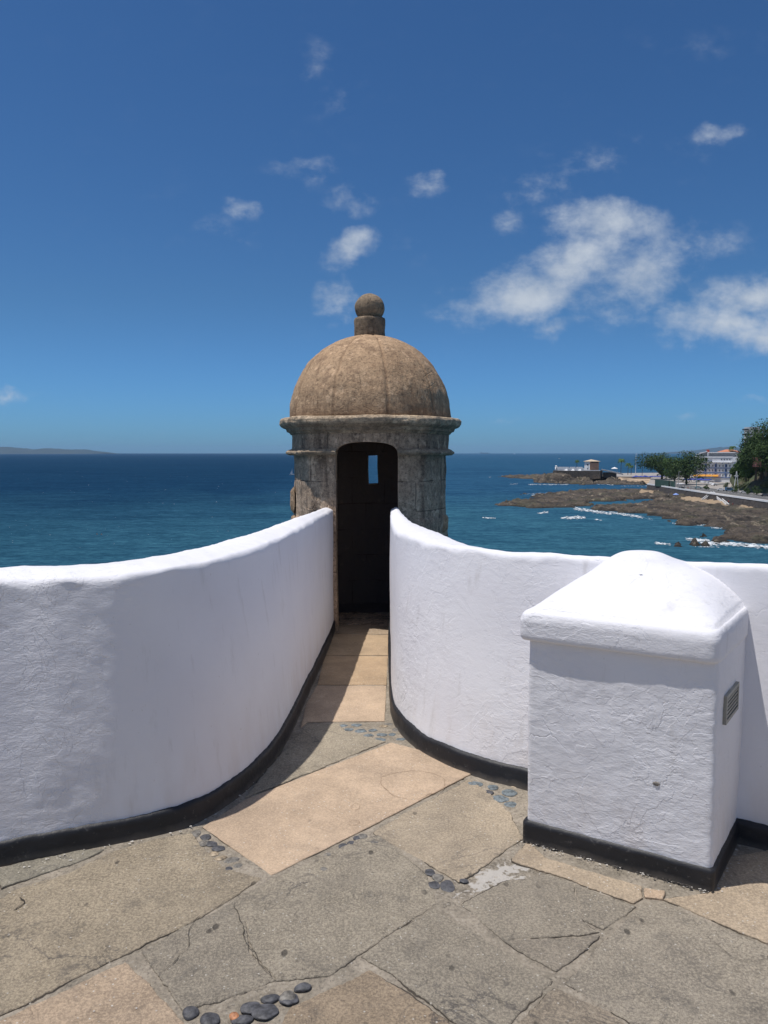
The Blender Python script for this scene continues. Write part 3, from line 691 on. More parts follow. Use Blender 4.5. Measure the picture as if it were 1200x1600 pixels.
def paint_specks():
    rnd = random.Random(12); V = []; f_ = []; Vd = []; fd = []
    def sp(x, y, r, VV, FF):
        k = len(VV); n = rnd.randint(6, 9)
        for i in range(n): a = 2 * PI * i / n; rr = r * rnd.uniform(.5, 1.2); VV.append((x + rr * math.cos(a) * 1.4, y + rr * math.sin(a), 0.0062))
        FF.append(tuple(range(k, k + n)))
    A = Vector((0.583, 3.009)); B = Vector((1.195, 2.647)); d = (B - A).normalized(); n_ = Vector((d.y, -d.x)); C_ = B + Vector((0.584, 0.812)) * .4
    for _ in range(80):
        q = A + (B - A) * rnd.uniform(-.03, 1.04) + n_ * (0.014 + abs(rnd.gauss(0, .016))); sp(q.x, q.y, rnd.uniform(.001, .0042), V, f_)
    for _ in range(24):
        q = B + (C_ - B) * rnd.random() + Vector((.812, -.584)) * (0.016 + abs(rnd.gauss(0, .014))); sp(q.x, q.y, rnd.uniform(.0015, .005), V, f_)
    base = [np.array(s_[:2]) for s_ in LEFT[1:9]]
    for _ in range(60):
        q = catmull(base, rnd.uniform(0, 6.9)); sp(q[0] + .012, q[1] - 0.03 - abs(rnd.gauss(0, .02)), rnd.uniform(.0015, .0055), V, f_)
    for _ in range(160):
        sp(rnd.uniform(-1.6, 1.9), rnd.uniform(1.9, 3.0), rnd.uniform(.0010, .0026), V, f_)
    for _ in range(70):
        q = A + (B - A) * rnd.uniform(-.03, 1.04) + n_ * (0.010 + abs(rnd.gauss(0, .008))); sp(q.x, q.y, rnd.uniform(.002, .006), Vd, fd)
    m = plain('dried_lime_paint', (0.52, 0.49, 0.45), .9, .1, 40)
    tag(pydata('paint_specks', V, f_, m), 'white lime paint specks spattered on the paving at the wall foot', kind='stuff')
    tag(pydata('dark_paint_smears', [(x, y, z + .0006) for x, y, z in Vd], fd, M_SKIRT), 'dark paint smears on the floor in front of the pier', kind='stuff')
paint_specks()

# ------------------------------------------------------------ sentry turret
TC = Vector((-0.137, 7.36))
def turret():
    root = empty('sentry_turret', (TC.x, TC.y, 0), 0, 'round stone sentry turret with domed roof and ball finial at the passage end', 'turret')
    def poly(th, n, off, k):      # soften a circle towards an n-gon
        a = (th - off) % (2 * PI / n) - PI / n; return 1 - k * (1 - math.cos(PI / n) / math.cos(a))
    def lathe(name, prof, material, n=240, amp=0.006, facet=(8, 0.74, 0.5), closed=True, ringed=False, inner=0.0, darkfn=None, seams=None, fs=9.0, hard=True, par=root):
        V = []; dk = []
        for (r, z) in prof:
            for j in range(n):
                th = 2 * PI * j / n                # 0 = towards the viewer (-Y)
                rr = r * poly(th, *facet) if r > 0.02 else r
                x = rr * math.sin(th); y = -rr * math.cos(th)
                if r > 0.03:
                    e = amp * noise.fractal(Vector((x, y, z)) * fs, 0.9, 2, 5) + amp * 1.2 * noise.fractal(Vector((x + 4, y, z)) * 2.4, 1, 2, 3)
                    if seams:
                        for s_ in seams:
                            d_ = abs((th - s_ + PI) % (2 * PI) - PI) * max(rr, 0.05)
                            if d_ < 0.016: e -= 0.013 * (1 - d_ / 0.016)
                    x += e * math.sin(th); y -= e * math.cos(th); zz = z + 0.35 * e
                else: zz = z
                V.append((x, y, zz)); dk.append(2.6 if r < inner and z > -0.01 else (darkfn(th, z) if darkfn else 0.0))  # chamber vertices carry the painted inner shade
        m = len(prof); f_ = [q[::-1] for q in grid_faces(m, n, wrap_j=True, wrap_i=ringed)]
        if not ringed: f_.append(tuple(range(n))); f_.append(tuple(range((m - 1) * n, m * n))[::-1])
        o = pydata(name, V, f_, material, par, True)
        at = o.data.attributes.new('dark', 'FLOAT', 'POINT'); at.data.foreach_set('value', dk)
        bm = bmesh.new(); bm.from_mesh(o.data); bmesh.ops.recalc_face_normals(bm, faces=bm.faces); bm.to_mesh(o.data); bm.free()
        return o
    def seg(a, b, st):
        n = max(1, int(math.dist(a, b) / st)); return [(a[0] + (b[0] - a[0]) * k / n, a[1] + (b[1] - a[1]) * k / n) for k in range(n)]
    def path(P, st=0.02):
        out = []
        for i in range(len(P) - 1): out += seg(P[i], P[i + 1], st)
        return out + [P[-1]]
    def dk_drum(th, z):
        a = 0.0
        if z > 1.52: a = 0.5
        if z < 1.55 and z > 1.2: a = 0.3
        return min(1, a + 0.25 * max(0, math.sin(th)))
    # drum: corbelled foot, outer face, hollow chamber with its own floor
    prof = path([(0.02, -2.2), (0.25, -2.05), (0.45, -1.6), (0.62, -1.1), (0.66, -0.95), (0.74, -0.9), (0.755, -0.8), (0.755, -0.05)], 0.06) + \
        path([(0.755, 0.0), (0.755, 0.98), (0.742, 1.0), (0.742, 1.57), (0.765, 1.60), (0.765, 1.86), (0.60, 1.865)], 0.018)[0:] + \
        path([(0.55, 1.86), (0.55, 0.02)], 0.04) + path([(0.5, 0.0), (0.02, 0.0)], 0.1)
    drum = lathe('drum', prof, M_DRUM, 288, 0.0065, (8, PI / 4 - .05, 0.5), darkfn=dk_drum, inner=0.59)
    # string course
    sc = path([(0.70, 1.572), (0.80, 1.575), (0.822, 1.590), (0.822, 1.606), (0.80, 1.622), (0.775, 1.632), (0.70, 1.634)], 0.008)
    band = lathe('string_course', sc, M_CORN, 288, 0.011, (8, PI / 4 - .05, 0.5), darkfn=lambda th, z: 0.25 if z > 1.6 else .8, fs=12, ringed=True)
    # ring the band through a hollow so that it does not block the doorway
    def cutter(name, poly_xz, y0, y1):
        n = len(poly_xz); V = [(x, y0, z) for x, z in poly_xz] + [(x, y1, z) for x, z in poly_xz]
        o = pydata(name, V, [tuple(range(n)), tuple(range(n, 2 * n))[::-1]] + [(k, n + k, n + (k + 1) % n, (k + 1) % n) for k in range(n)]); o.location = (TC.x, TC.y, 0)
        bm = bmesh.new(); bm.from_mesh(o.data); bmesh.ops.recalc_face_normals(bm, faces=bm.faces); bm.to_mesh(o.data); bm.free()
        return o
    xl, xr = -0.292, 0.262; arch = []
    for k in range(15):
        a = PI - PI * k / 14; ca = math.cos(a); sa = math.sin(a)
        arch.append(((xl + xr) / 2 + (xr - xl) / 2 * (abs(ca) ** 0.8) * (1 if ca > 0 else -1), 1.562 + 0.132 * sa ** 0.62))
    door = cutter('cut_a', [(xl + .01, -0.001), (xl, 0.6)] + arch + [(xr, 0.6), (xr - .005, -0.001)], -1.2, 0.10)
    sx = 0.022
    slit = cutter('cut_b', [(sx - .046, 1.27), (sx - .052, 1.42), (sx - .05, 1.567), (sx + .046, 1.570), (sx + .045, 1.45), (sx + .054, 1.275)], 0.3, 1.3)
    hole = cutter('cut_c', [(0.60 * math.cos(2 * PI * k / 48), 0.60 * math.sin(2 * PI * k / 48)) for k in range(48)], 0, 1)
    def apply(o, cut):
        md = o.modifiers.new('b', 'BOOLEAN'); md.operation = 'DIFFERENCE'; md.solver = 'EXACT'; md.object = cut
        bpy.context.view_layer.update(); dg = bpy.context.evaluated_depsgraph_get()
        me = bpy.data.meshes.new_from_object(o.evaluated_get(dg)); o.modifiers.clear(); old = o.data; o.data = me
        if not me.materials: me.materials.append(old.materials[0])
    bpy.context.view_layer.update()
    apply(drum, door); apply(drum, slit); apply(band, door)
    for c in (door, slit, hole): bpy.data.objects.remove(c, do_unlink=True)
    for o in (drum, band):
        bm = bmesh.new(); bm.from_mesh(o.data); bm.normal_update()
        for e in bm.edges:
            e.smooth = not (len(e.link_faces) == 2 and e.calc_face_angle(0) > math.radians(50))
        bm.to_mesh(o.data); bm.free()
    # weathered ashlar left standing proud at the seaward foot
    for (z0, z1, th, r) in ((0.86, 1.0, -1.55, .765), (1.01, 1.27, -1.60, .768), (0.84, 1.0, 1.50, .762)):
        q = MB(); V = []
        for zi in range(7):
            for k in range(8):
                a = th - 0.24 + 0.48 * k / 7; z = z0 + (z1 - z0) * zi / 6
                ed = 0.0 if (0 < zi < 6 and 0 < k < 7) else 0.03
                rr = r - ed + 0.010 * noise.noise(Vector((a * 9, z * 9, 0))); V.append((rr * math.sin(a), -rr * math.cos(a), z))
        o = pydata('facing_stone', V, grid_faces(7, 8), M_DOME, root, True)
    # cornice
    cp = path([(0.60, 1.765), (0.778, 1.77), (0.792, 1.79), (0.815, 1.798), (0.822, 1.824), (0.848, 1.832), (0.870, 1.846), (0.884, 1.868), (0.885, 1.898), (0.870, 1.918), (0.79, 1.926), (0.60, 1.927)], 0.006)
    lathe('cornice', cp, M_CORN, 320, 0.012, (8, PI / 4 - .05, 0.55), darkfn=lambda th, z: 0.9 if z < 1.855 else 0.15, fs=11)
    # dome
    dp = []
    for k in range(61):
        a = k / 60 * PI / 2; dp.append((max(0.02, 0.785 * math.cos(a) ** 0.97), 1.918 + 0.80 * math.sin(a)))
    s0 = math.radians(-23.3); seams = [s0 + k * PI / 5 for k in range(10)]
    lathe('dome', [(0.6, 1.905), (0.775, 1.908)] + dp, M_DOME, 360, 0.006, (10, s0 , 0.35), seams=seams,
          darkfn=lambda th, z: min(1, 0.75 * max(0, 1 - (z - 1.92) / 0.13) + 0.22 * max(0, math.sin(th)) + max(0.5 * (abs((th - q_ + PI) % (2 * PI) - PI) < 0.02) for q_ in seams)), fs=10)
    nk = path([(0.05, 2.69), (0.142, 2.69), (0.146, 2.71), (0.147, 2.86), (0.140, 2.880), (0.05, 2.883)], 0.012)
    neck = lathe('finial_neck', nk, M_NECK, 96, 0.004, (8, 0, 0.0), fs=18, darkfn=lambda th, z: .55)
    bp = []
    for k in range(41):
        a = -PI / 2 + PI * k / 40; bp.append((max(0.008, 0.143 * math.cos(a)), 2.978 + 0.134 * math.sin(a)))
    lathe('finial_ball', bp, M_NECK, 96, 0.003, (8, 0, 0.0), fs=18, darkfn=lambda th, z: .25)
    tag(root)
M_NECK = stone_mat('finial_stone', (0.40, 0.30, 0.20), (0.28, 0.21, 0.145), (0.085, 0.066, 0.052), 0.5, 6.3, 0.0)
turret()

# fort mass below the terrace
def bastion():
    ou = [(-6.66, 1.06), (-4.36, 2.08), (-2.18, 3.06), (-1.45, 3.36), (-1.08, 3.7), (-.9, 4.4), (-.75, 5.4), (-.6, 6.7), (.2, 6.7), (.3, 5.0), (.42, 4.5), (.7, 4.1), (1.2, 3.75), (2.0, 3.2), (4.4, 1.68), (6.7, .25), (9, -8), (-9, -8)]
    ou2 = [(x * 1.25, y * 1.2 + .3 if y > -5 else y) for x, y in ou]; n = len(ou)
    V = [(x, y, -0.03) for x, y in ou] + [(x, y, -26) for x, y in ou2]
    V = [(x, y + (-.02 if y > 0 and z > -1 else 0), z) for x, y, z in V]
    f_ = [(k, n + k, n + (k + 1) % n, (k + 1) % n) for k in range(n)]
    o = pydata('fort_bastion', V, f_, stone_mat('fort_masonry', (0.33, 0.28, 0.22), (0.22, 0.19, 0.15), (0.06, 0.055, 0.05), .6, 2.0), None)
    tag(o, kind='structure')
bastion()

# ------------------------------------------------------------ sea
def sea():
    m, t, b, P = mat('sea_water')
    sep = t.n.new('ShaderNodeSeparateXYZ'); t.l.new(P, sep.inputs[0])
    X, Y = sep.outputs[0], sep.outputs[1]
    # bed colour seen through the water: deep blue offshore, teal over the shallows near the shore
    shallow = t.mapr(Y, 150, 620, 1, 0, True)
    nn = t.noise(t.mapping(P, scale=(1, 0.45, 1)), 0.012, 5, 0.6, 0.5)
    sh = t.math('ADD', shallow, t.math('MULTIPLY', t.math('SUBTRACT', nn, 0.5), 1.1))
    right = t.mapr(X, -130, 70, 0.0, 1, True)
    sh = t.math('MULTIPLY', t.mapr(sh, 0.1, 1.0, 0, 1), t.mapr(X, -160, 40, 0.55, 1.0, True))
    deep = t.mix(right, (0.009, 0.040, 0.088), (0.022, 0.080, 0.152))
    c = t.mix(sh, deep, (0.033, 0.114, 0.168))
    # wind lanes and darker weed patches
    ln = t.noise(t.mapping(P, scale=(0.25, 1.0, 1), rot=(0, 0, 0.5)), 0.02, 6, 0.65)
    c = t.mix(t.math('MULTIPLY', t.mapr(ln, 0.50, 0.66), 0.6), c, t.mix(1.0, c, (0.55, 0.62, 0.72), 'MULTIPLY'))
    l2 = t.noise(t.mapping(P, scale=(0.22, 1.3, 1), rot=(0, 0, -0.1)), 0.11, 7, 0.7)
    c = t.mix(t.math('MULTIPLY', t.mapr(l2, 0.5, 0.72), 0.35), c, t.mix(1.0, c, (1.6, 1.45, 1.35), 'MULTIPLY'))
    c = t.mix(t.math('MULTIPLY', t.mapr(l2, 0.48, 0.30), 0.45), c, t.mix(1.0, c, (0.5, 0.55, 0.65), 'MULTIPLY'))
    for sc_, am in ((1.1, .75), (0.33, .6), (0.09, .4)):  # light and dark sides of the ripples painted into the water colour
        rp = t.noise(t.mapping(P, scale=(0.55, 1.0, 1), rot=(0, 0, .08)), sc_, 5, 0.7)
        c = t.mix(t.math('MULTIPLY', t.mapr(rp, 0.52, 0.64), am), c, t.mix(1.0, c, (1.6, 1.45, 1.35), 'MULTIPLY'))
        c = t.mix(t.math('MULTIPLY', t.mapr(rp, 0.48, 0.34), am), c, t.mix(1.0, c, (0.5, 0.56, 0.64), 'MULTIPLY'))
    t.put(b.inputs['Base Color'], c)
    b.inputs['Roughness'].default_value = 0.22; b.inputs['IOR'].default_value = 1.33; b.inputs['Specular IOR Level'].default_value = 0.0
    w1 = t.noise(t.mapping(P, scale=(0.5, 1.2, 1), rot=(0, 0, 0.15)), 0.55, 6, 0.62)
    w2 = t.noise(t.mapping(P, scale=(0.35, 1.0, 1), rot=(0, 0, -0.1)), 0.07, 4, 0.6)
    h = t.math('ADD', t.math('MULTIPLY', w1, 1.3), t.math('MULTIPLY', w2, 2.5))
    t.put(b.inputs['Normal'], t.bump(h, 1.0, 0.9))
    n = 72; V = [(0, 0, SEA)]; f_ = []
    rads = [60, 150, 400, 1200, 4000, 12000, 24000]
    for r in rads:
        for k in range(n): a = 2 * PI * k / n; V.append((r * math.cos(a), r * math.sin(a), SEA))
    for k in range(n): f_.append((0, 1 + k, 1 + (k + 1) % n))
    for i in range(len(rads) - 1):
        for k in range(n): k2 = (k + 1) % n; a = 1 + i * n; f_.append((a + k, a + n + k, a + n + k2, a + k2))
    tag(pydata('sea', V, f_, m), kind='structure')
sea()

def polydist(X, Y, P):
    """signed distance (positive inside) of grid points to a polygon"""
    P = np.array([(p[0], p[1]) for p in P]); ins = np.zeros(X.shape, bool); d = np.full(X.shape, 1e9)
    n = len(P)
    for i in range(n):
        x1, y1 = P[i]; x2, y2 = P[(i + 1) % n]
        c = ((y1 > Y) != (y2 > Y)); xi = (x2 - x1) * (Y - y1) / ((y2 - y1) if y2 != y1 else 1e-9) + x1
        ins ^= c & (X < xi)
        L2 = (x2 - x1) ** 2 + (y2 - y1) ** 2 + 1e-9; tt = np.clip(((X - x1) * (x2 - x1) + (Y - y1) * (y2 - y1)) / L2, 0, 1)
        d = np.minimum(d, np.hypot(X - x1 - tt * (x2 - x1), Y - y1 - tt * (y2 - y1)))
    return np.where(ins, d, -d)
def noise_grid(X, Y, s, o=5, h=0.9, z=0.0, ridged=False):
    out = np.empty(X.shape); fx = X.ravel(); fy = Y.ravel(); r = out.ravel()
    for k in range(fx.size):
        v = Vector((fx[k] * s, fy[k] * s, z))
        r[k] = noise.ridged_multi_fractal(v, h, 2.1, o, 0.9, 2.0) if ridged else noise.fractal(v, h, 2.0, o)
    return r.reshape(X.shape)

# ------------------------------------------------------------ shore rocks (height fields)
def rock_mat():
    m, t, b, P = mat('shore_rock')
    n = t.noise(t.mapping(P, scale=(.5, 1, 2)), 0.16, 8, 0.7)
    c = t.mix(t.mapr(n, 0.35, 0.65), (0.026, 0.021, 0.018), (0.145, 0.112, 0.082))
    g = t.noise(P, 0.05, 5, 0.6); c = t.mix(t.math('MULTIPLY', t.mapr(g, 0.5, 0.62), 0.5), c, (0.085, 0.085, 0.045))
    pl = t.noise(t.mapping(P, scale=(.7, .4, 1)), 0.30, 7, 0.72); c = t.mix(t.math('MULTIPLY', t.mapr(pl, 0.56, 0.64), 0.7), c, (0.34, 0.28, 0.20))
    dk_ = t.noise(t.mapping(P, scale=(.8, .4, 1.5), loc=(9, 4, 1)), 0.33, 7, 0.72); c = t.mix(t.math('MULTIPLY', t.mapr(dk_, 0.47, 0.36), 0.85), c, (0.010, 0.009, 0.009))  # near-black streaks paint shadow lines into the rock colour
    sep = t.n.new('ShaderNodeSeparateXYZ'); t.l.new(P, sep.inputs[0])
    wet = t.mapr(t.math('ADD', sep.outputs[2], t.math('MULTIPLY', n, 0.8)), SEA + 0.65, SEA + 1.15, 1, 0)
    c = t.mix(t.math('MULTIPLY', wet, 0.75), c, (0.018, 0.017, 0.015))
    sand = t.attr('sand'); c = t.mix(t.mapr(t.math('ADD', sand, t.math('MULTIPLY', t.math('SUBTRACT', t.noise(P, 0.25, 5), 0.5), 0.9)), 0.45, 0.55), c, (0.42, 0.31, 0.20))
    t.put(b.inputs['Base Color'], c); b.inputs['Roughness'].default_value = 0.85
    t.put(b.inputs['Normal'], t.bump(t.noise(P, 0.7, 8, 0.8), 1.0, 1.1))
    return m
M_ROCK = rock_mat()
def shore(name, feats, bounds, step, amp, sands=()):
    x0, x1, y0, y1 = bounds; nx = int((x1 - x0) / step[0]); ny = int((y1 - y0) / step[1])
    X, Y = np.meshgrid(np.linspace(x0, x1, nx), np.linspace(y0, y1, ny), indexing='ij')
    nb = noise_grid(X, Y * .8, 0.03, 4, .9, 3.0); nf = noise_grid(X * .6, Y, 0.13, 6, .55, 1.0); rd = noise_grid(X * .5, Y, 0.17, 5, 0.6, 5.0, True)
    Z = np.full(X.shape, SEA - 3.0)
    for P, hgt, ramp in feats:
        d = polydist(X, Y, P) + nb * ramp * 1.0 + nf * ramp * .7
        d = d - 4.5 * ramp * np.clip(-nf - 0.22, 0, 1) * (hgt < 1.5)
        Z = np.maximum(Z, SEA - 1.2 + (hgt + 1.2) * np.clip(d / ramp + .35, 0, 1))
    keep = Z > SEA - 1.15
    Z = Z + np.where(keep, amp * (nf * .7 + (rd - 1.0) * 0.55), 0)
    sd_ = np.zeros(X.shape)
    for P in sands: sd_ = np.maximum(sd_, np.clip(polydist(X, Y, P) / 6 + .5, 0, 1))
    V = np.stack([X, Y, Z], -1).reshape(-1, 3)
    fs = []
    K = keep
    for i in range(nx - 1):
        for j in range(ny - 1):
            if K[i, j] or K[i + 1, j] or K[i, j + 1] or K[i + 1, j + 1]:
                a = i * ny + j; fs.append((a, a + ny, a + ny + 1, a + 1))
    o = pydata(name, V, fs, M_ROCK, None, True)
    at = o.data.attributes.new('sand', 'FLOAT', 'POINT'); at.data.foreach_set('value', sd_.ravel().astype(np.float32))
    bm = bmesh.new(); bm.from_mesh(o.data); bmesh.ops.delete(bm, geom=[v for v in bm.verts if not v.link_faces], context='VERTS'); bm.to_mesh(o.data); bm.free()
    o.data.shade_smooth(); tag(o, kind='structure'); return o
def PX(L, z): return [G(x, y, z) for x, y in L]
def C2(L): return [(740 + x / 2.609, 640 + y / 2.609) for x, y in L]      # points read in an enlarged crop
WALLTOP = [(1012,755.5),(1030,758),(1060,762.5),(1085,766),(1113,770),(1160,776.5),(1200,782),(1300,796),(1450,817)]
near_reef = PX(C2([(462,403),(520,394),(640,389),(735,372),(850,352),(1000,352),(1200,362),(1400,380),(1500,560),(1260,552),(1200,543),(1080,530),(985,518),(1070,487),(940,463),(870,467),(800,434),(680,424),(560,412)]), SEA + .6)
mid_reef = PX(C2([(90,384),(160,370),(230,366),(300,342),(430,330),(560,322),(700,318),(840,330),(800,366),(700,361),(620,367),(540,371),(470,379),(400,393),(230,397)]), SEA + .6)
sand1 = PX([(1065,776),(1100,778),(1120,781),(1140,785),(1138,789),(1110,786),(1085,784),(1062,780)], SEA + 1.5)
sand2 = PX([(1000,767),(1022,768),(1020,772),(1000,771)], SEA + 1.2)
sand3 = PX([(1145,789),(1190,793),(1160,794)], SEA + 1.2)
shore('reef', [(near_reef, 1.15, 4.5), (mid_reef, 1.1, 5)], (45, 300, 205, 500), (0.6, 0.8), 1.5, (sand1, sand2, sand3))
small_rocks = [PX(C2(L), SEA) for L in ([(800,556),(830,548),(865,552),(862,562),(810,562)], [(872,552),(900,535),(925,556),(900,562)], [(925,552),(968,552),(968,560),(930,560)], [(975,530),(1030,530),(1035,540),(985,542)], [(910,516),(955,514),(960,522),(915,522)])]
shore('shore_rocks', [(P, 1.3, 2.0) for P in small_rocks], (52, 150, 165, 235), (0.35, 0.35), 0.5)
far_rocks = PX([(822,747),(868,753),(900,756.5),(940,757.5),(975,757.5),(1003,758),(1006,756.5),(975,754.5),(955,751),(950,745),(950,738),(935,737),(900,737),(868,738),(840,743)], SEA)
FY = 640.0
fort_pad = [Vector((AT(x, 740, FY).x, FY + dy, 0)) for x, dy in ((862, -6), (945, -8), (958, -4), (958, 50), (862, 50))]
far_low = PX([(786,745.5),(800,743.5),(822,744),(868,748),(868,753),(838,749),(812,748)], SEA)
shore('headland_rocks', [(far_rocks, 1.8, 12), (fort_pad, 7.4, 14), (far_low, 1.0, 7)], (90, 270, 545, 830), (1.0, 1.6), 1.5)
isles = [PX(C2(L), SEA) for L in ([(180,343),(225,340),(225,347),(185,348)], [(135,300),(170,299),(170,306),(140,306)], [(5,438),(45,438),(40,443),(8,443)], [(340,340),(390,338),(385,346),(345,347)])]
shore('reef_outcrops', [(P, 0.9, 2.2) for P in isles], (50, 150, 290, 520), (0.6, 0.7), 0.5)

# foam: many small torn patches floating on the water
def foam():
    m, t, b, P = mat('white_foam'); t.put(b.inputs['Base Color'], (0.78, 0.82, 0.84, 1)); b.inputs['Roughness'].default_value = 0.9
    t.put(b.inputs['Alpha'], t.mapr(t.noise(t.mapping(P, scale=(1, .45, 1)), 0.8, 7, 0.75), 0.46, 0.56))
    V = []; f_ = []
    rnd = random.Random(3)
    streaks = [((740,545),(800,552),7,60,0.8),((870,528),(960,536),9,150,.9),((930,545),(1060,548),12,260,1.0),((1050,548),(1300,572),11,420,1.0),((900,560),(1000,562),3,30,.4),
               ((410,403),(560,425),9,200,.8),((560,420),(690,440),8,150,.7),((360,443),(455,440),8,110,.9),((262,424),(305,418),5,40,.8),((495,449),(520,452),3,16,.6),
               ((810,465),(860,470),5,40,.5),((890,470),(1000,476),5,60,.5),((965,480),(1070,490),6,70,.6),((225,306),(385,306),3,90,.6),((290,292),(320,292),2.5,20,.5),
               ((480,299),(570,306),4,80,.7),((545,300),(575,303),3,30,.6),((38,441),(88,443),3,40,.7),((200,345),(330,340),3,40,.4),((150,305),(180,303),2,10,.5),((60,275),(75,275),1.5,5,.5),
               ((560,420),(730,448),7,60,.25),((380,352),(400,350),4,20,.5),((235,350),(290,346),2,30,.6),((740,312),(600,312),1.5,30,.5)]
    def patch(c, rx, ry):
        n = rnd.randint(6, 10); k = len(V); ph = rnd.random() * 6
        for i in range(n):
            a = 2 * PI * i / n; rr = rnd.uniform(.55, 1.1); V.append((c.x + rx * rr * math.cos(a), c.y + ry * rr * math.sin(a + .3 * math.sin(ph)), SEA + 0.06 + rnd.random() * .1))
        f_.append(tuple(range(k, k + n)))
    for a, b_, w, n, s in streaks:
        for _ in range(int(n * 2.2)):
            tt = rnd.random(); x = a[0] + (b_[0] - a[0]) * tt; y = a[1] + (b_[1] - a[1]) * tt + rnd.gauss(0, w * .30)
            p = G(740 + x / 2.609, 640 + y / 2.609, SEA); k = p.y / F
            patch(p, k * rnd.uniform(.8, 3.6) * s, k * rnd.uniform(.6, 2.0) * s * 3.2)
    # whitecaps scattered on open water
    for _ in range(420):
        px = rnd.uniform(-60, 1000); py = 709 + 150 * rnd.random() ** 2.2
        if 690 < px and py > 730: continue
        p = G(px, py, SEA); k = p.y / F; patch(p, k * rnd.uniform(.3, 1.0), k * rnd.uniform(.4, 1.2))
    tag(pydata('sea_foam', V, f_, m), label='white foam breaking along the reefs', kind='stuff')
foam()

# ------------------------------------------------------------ land behind the sea wall
M_SAND = plain('beach_sand', (0.46, 0.34, 0.225), 0.95, 0.12, 0.3)
M_ASPH = plain('asphalt', (0.12, 0.118, 0.115), 0.9, 0.2, 0.2)
M_PAVE = plain('promenade_paving', (0.33, 0.30, 0.27), 0.9, 0.15, 0.3)
M_WHITE = plain('white_paint', (0.82, 0.83, 0.84), 0.6, 0.05, 0.5)
M_GREYW = plain('sea_wall_stone', (0.062, 0.054, 0.050), 0.95, 0.45, 0.9)
M_METAL = plain('grey_metal', (0.35, 0.36, 0.37), 0.5, 0.08)
M_DARKM = plain('dark_metal', (0.05, 0.055, 0.06), 0.5, 0.08)
M_GLASS = plain('dark_glass', (0.035, 0.05, 0.065), 0.15, 0.2)
M_TYRE = plain('tyre_rubber', (0.02, 0.02, 0.02), 0.8)
M_BLUE = plain('blue_canvas', (0.035, 0.06, 0.30), 0.8, 0.2, 1.0)
M_SKIN = plain('skin', (0.32, 0.19, 0.13), 0.7)
M_TRUNK = plain('tree_bark', (0.10, 0.08, 0.06), 0.95, 0.3, 1.5)
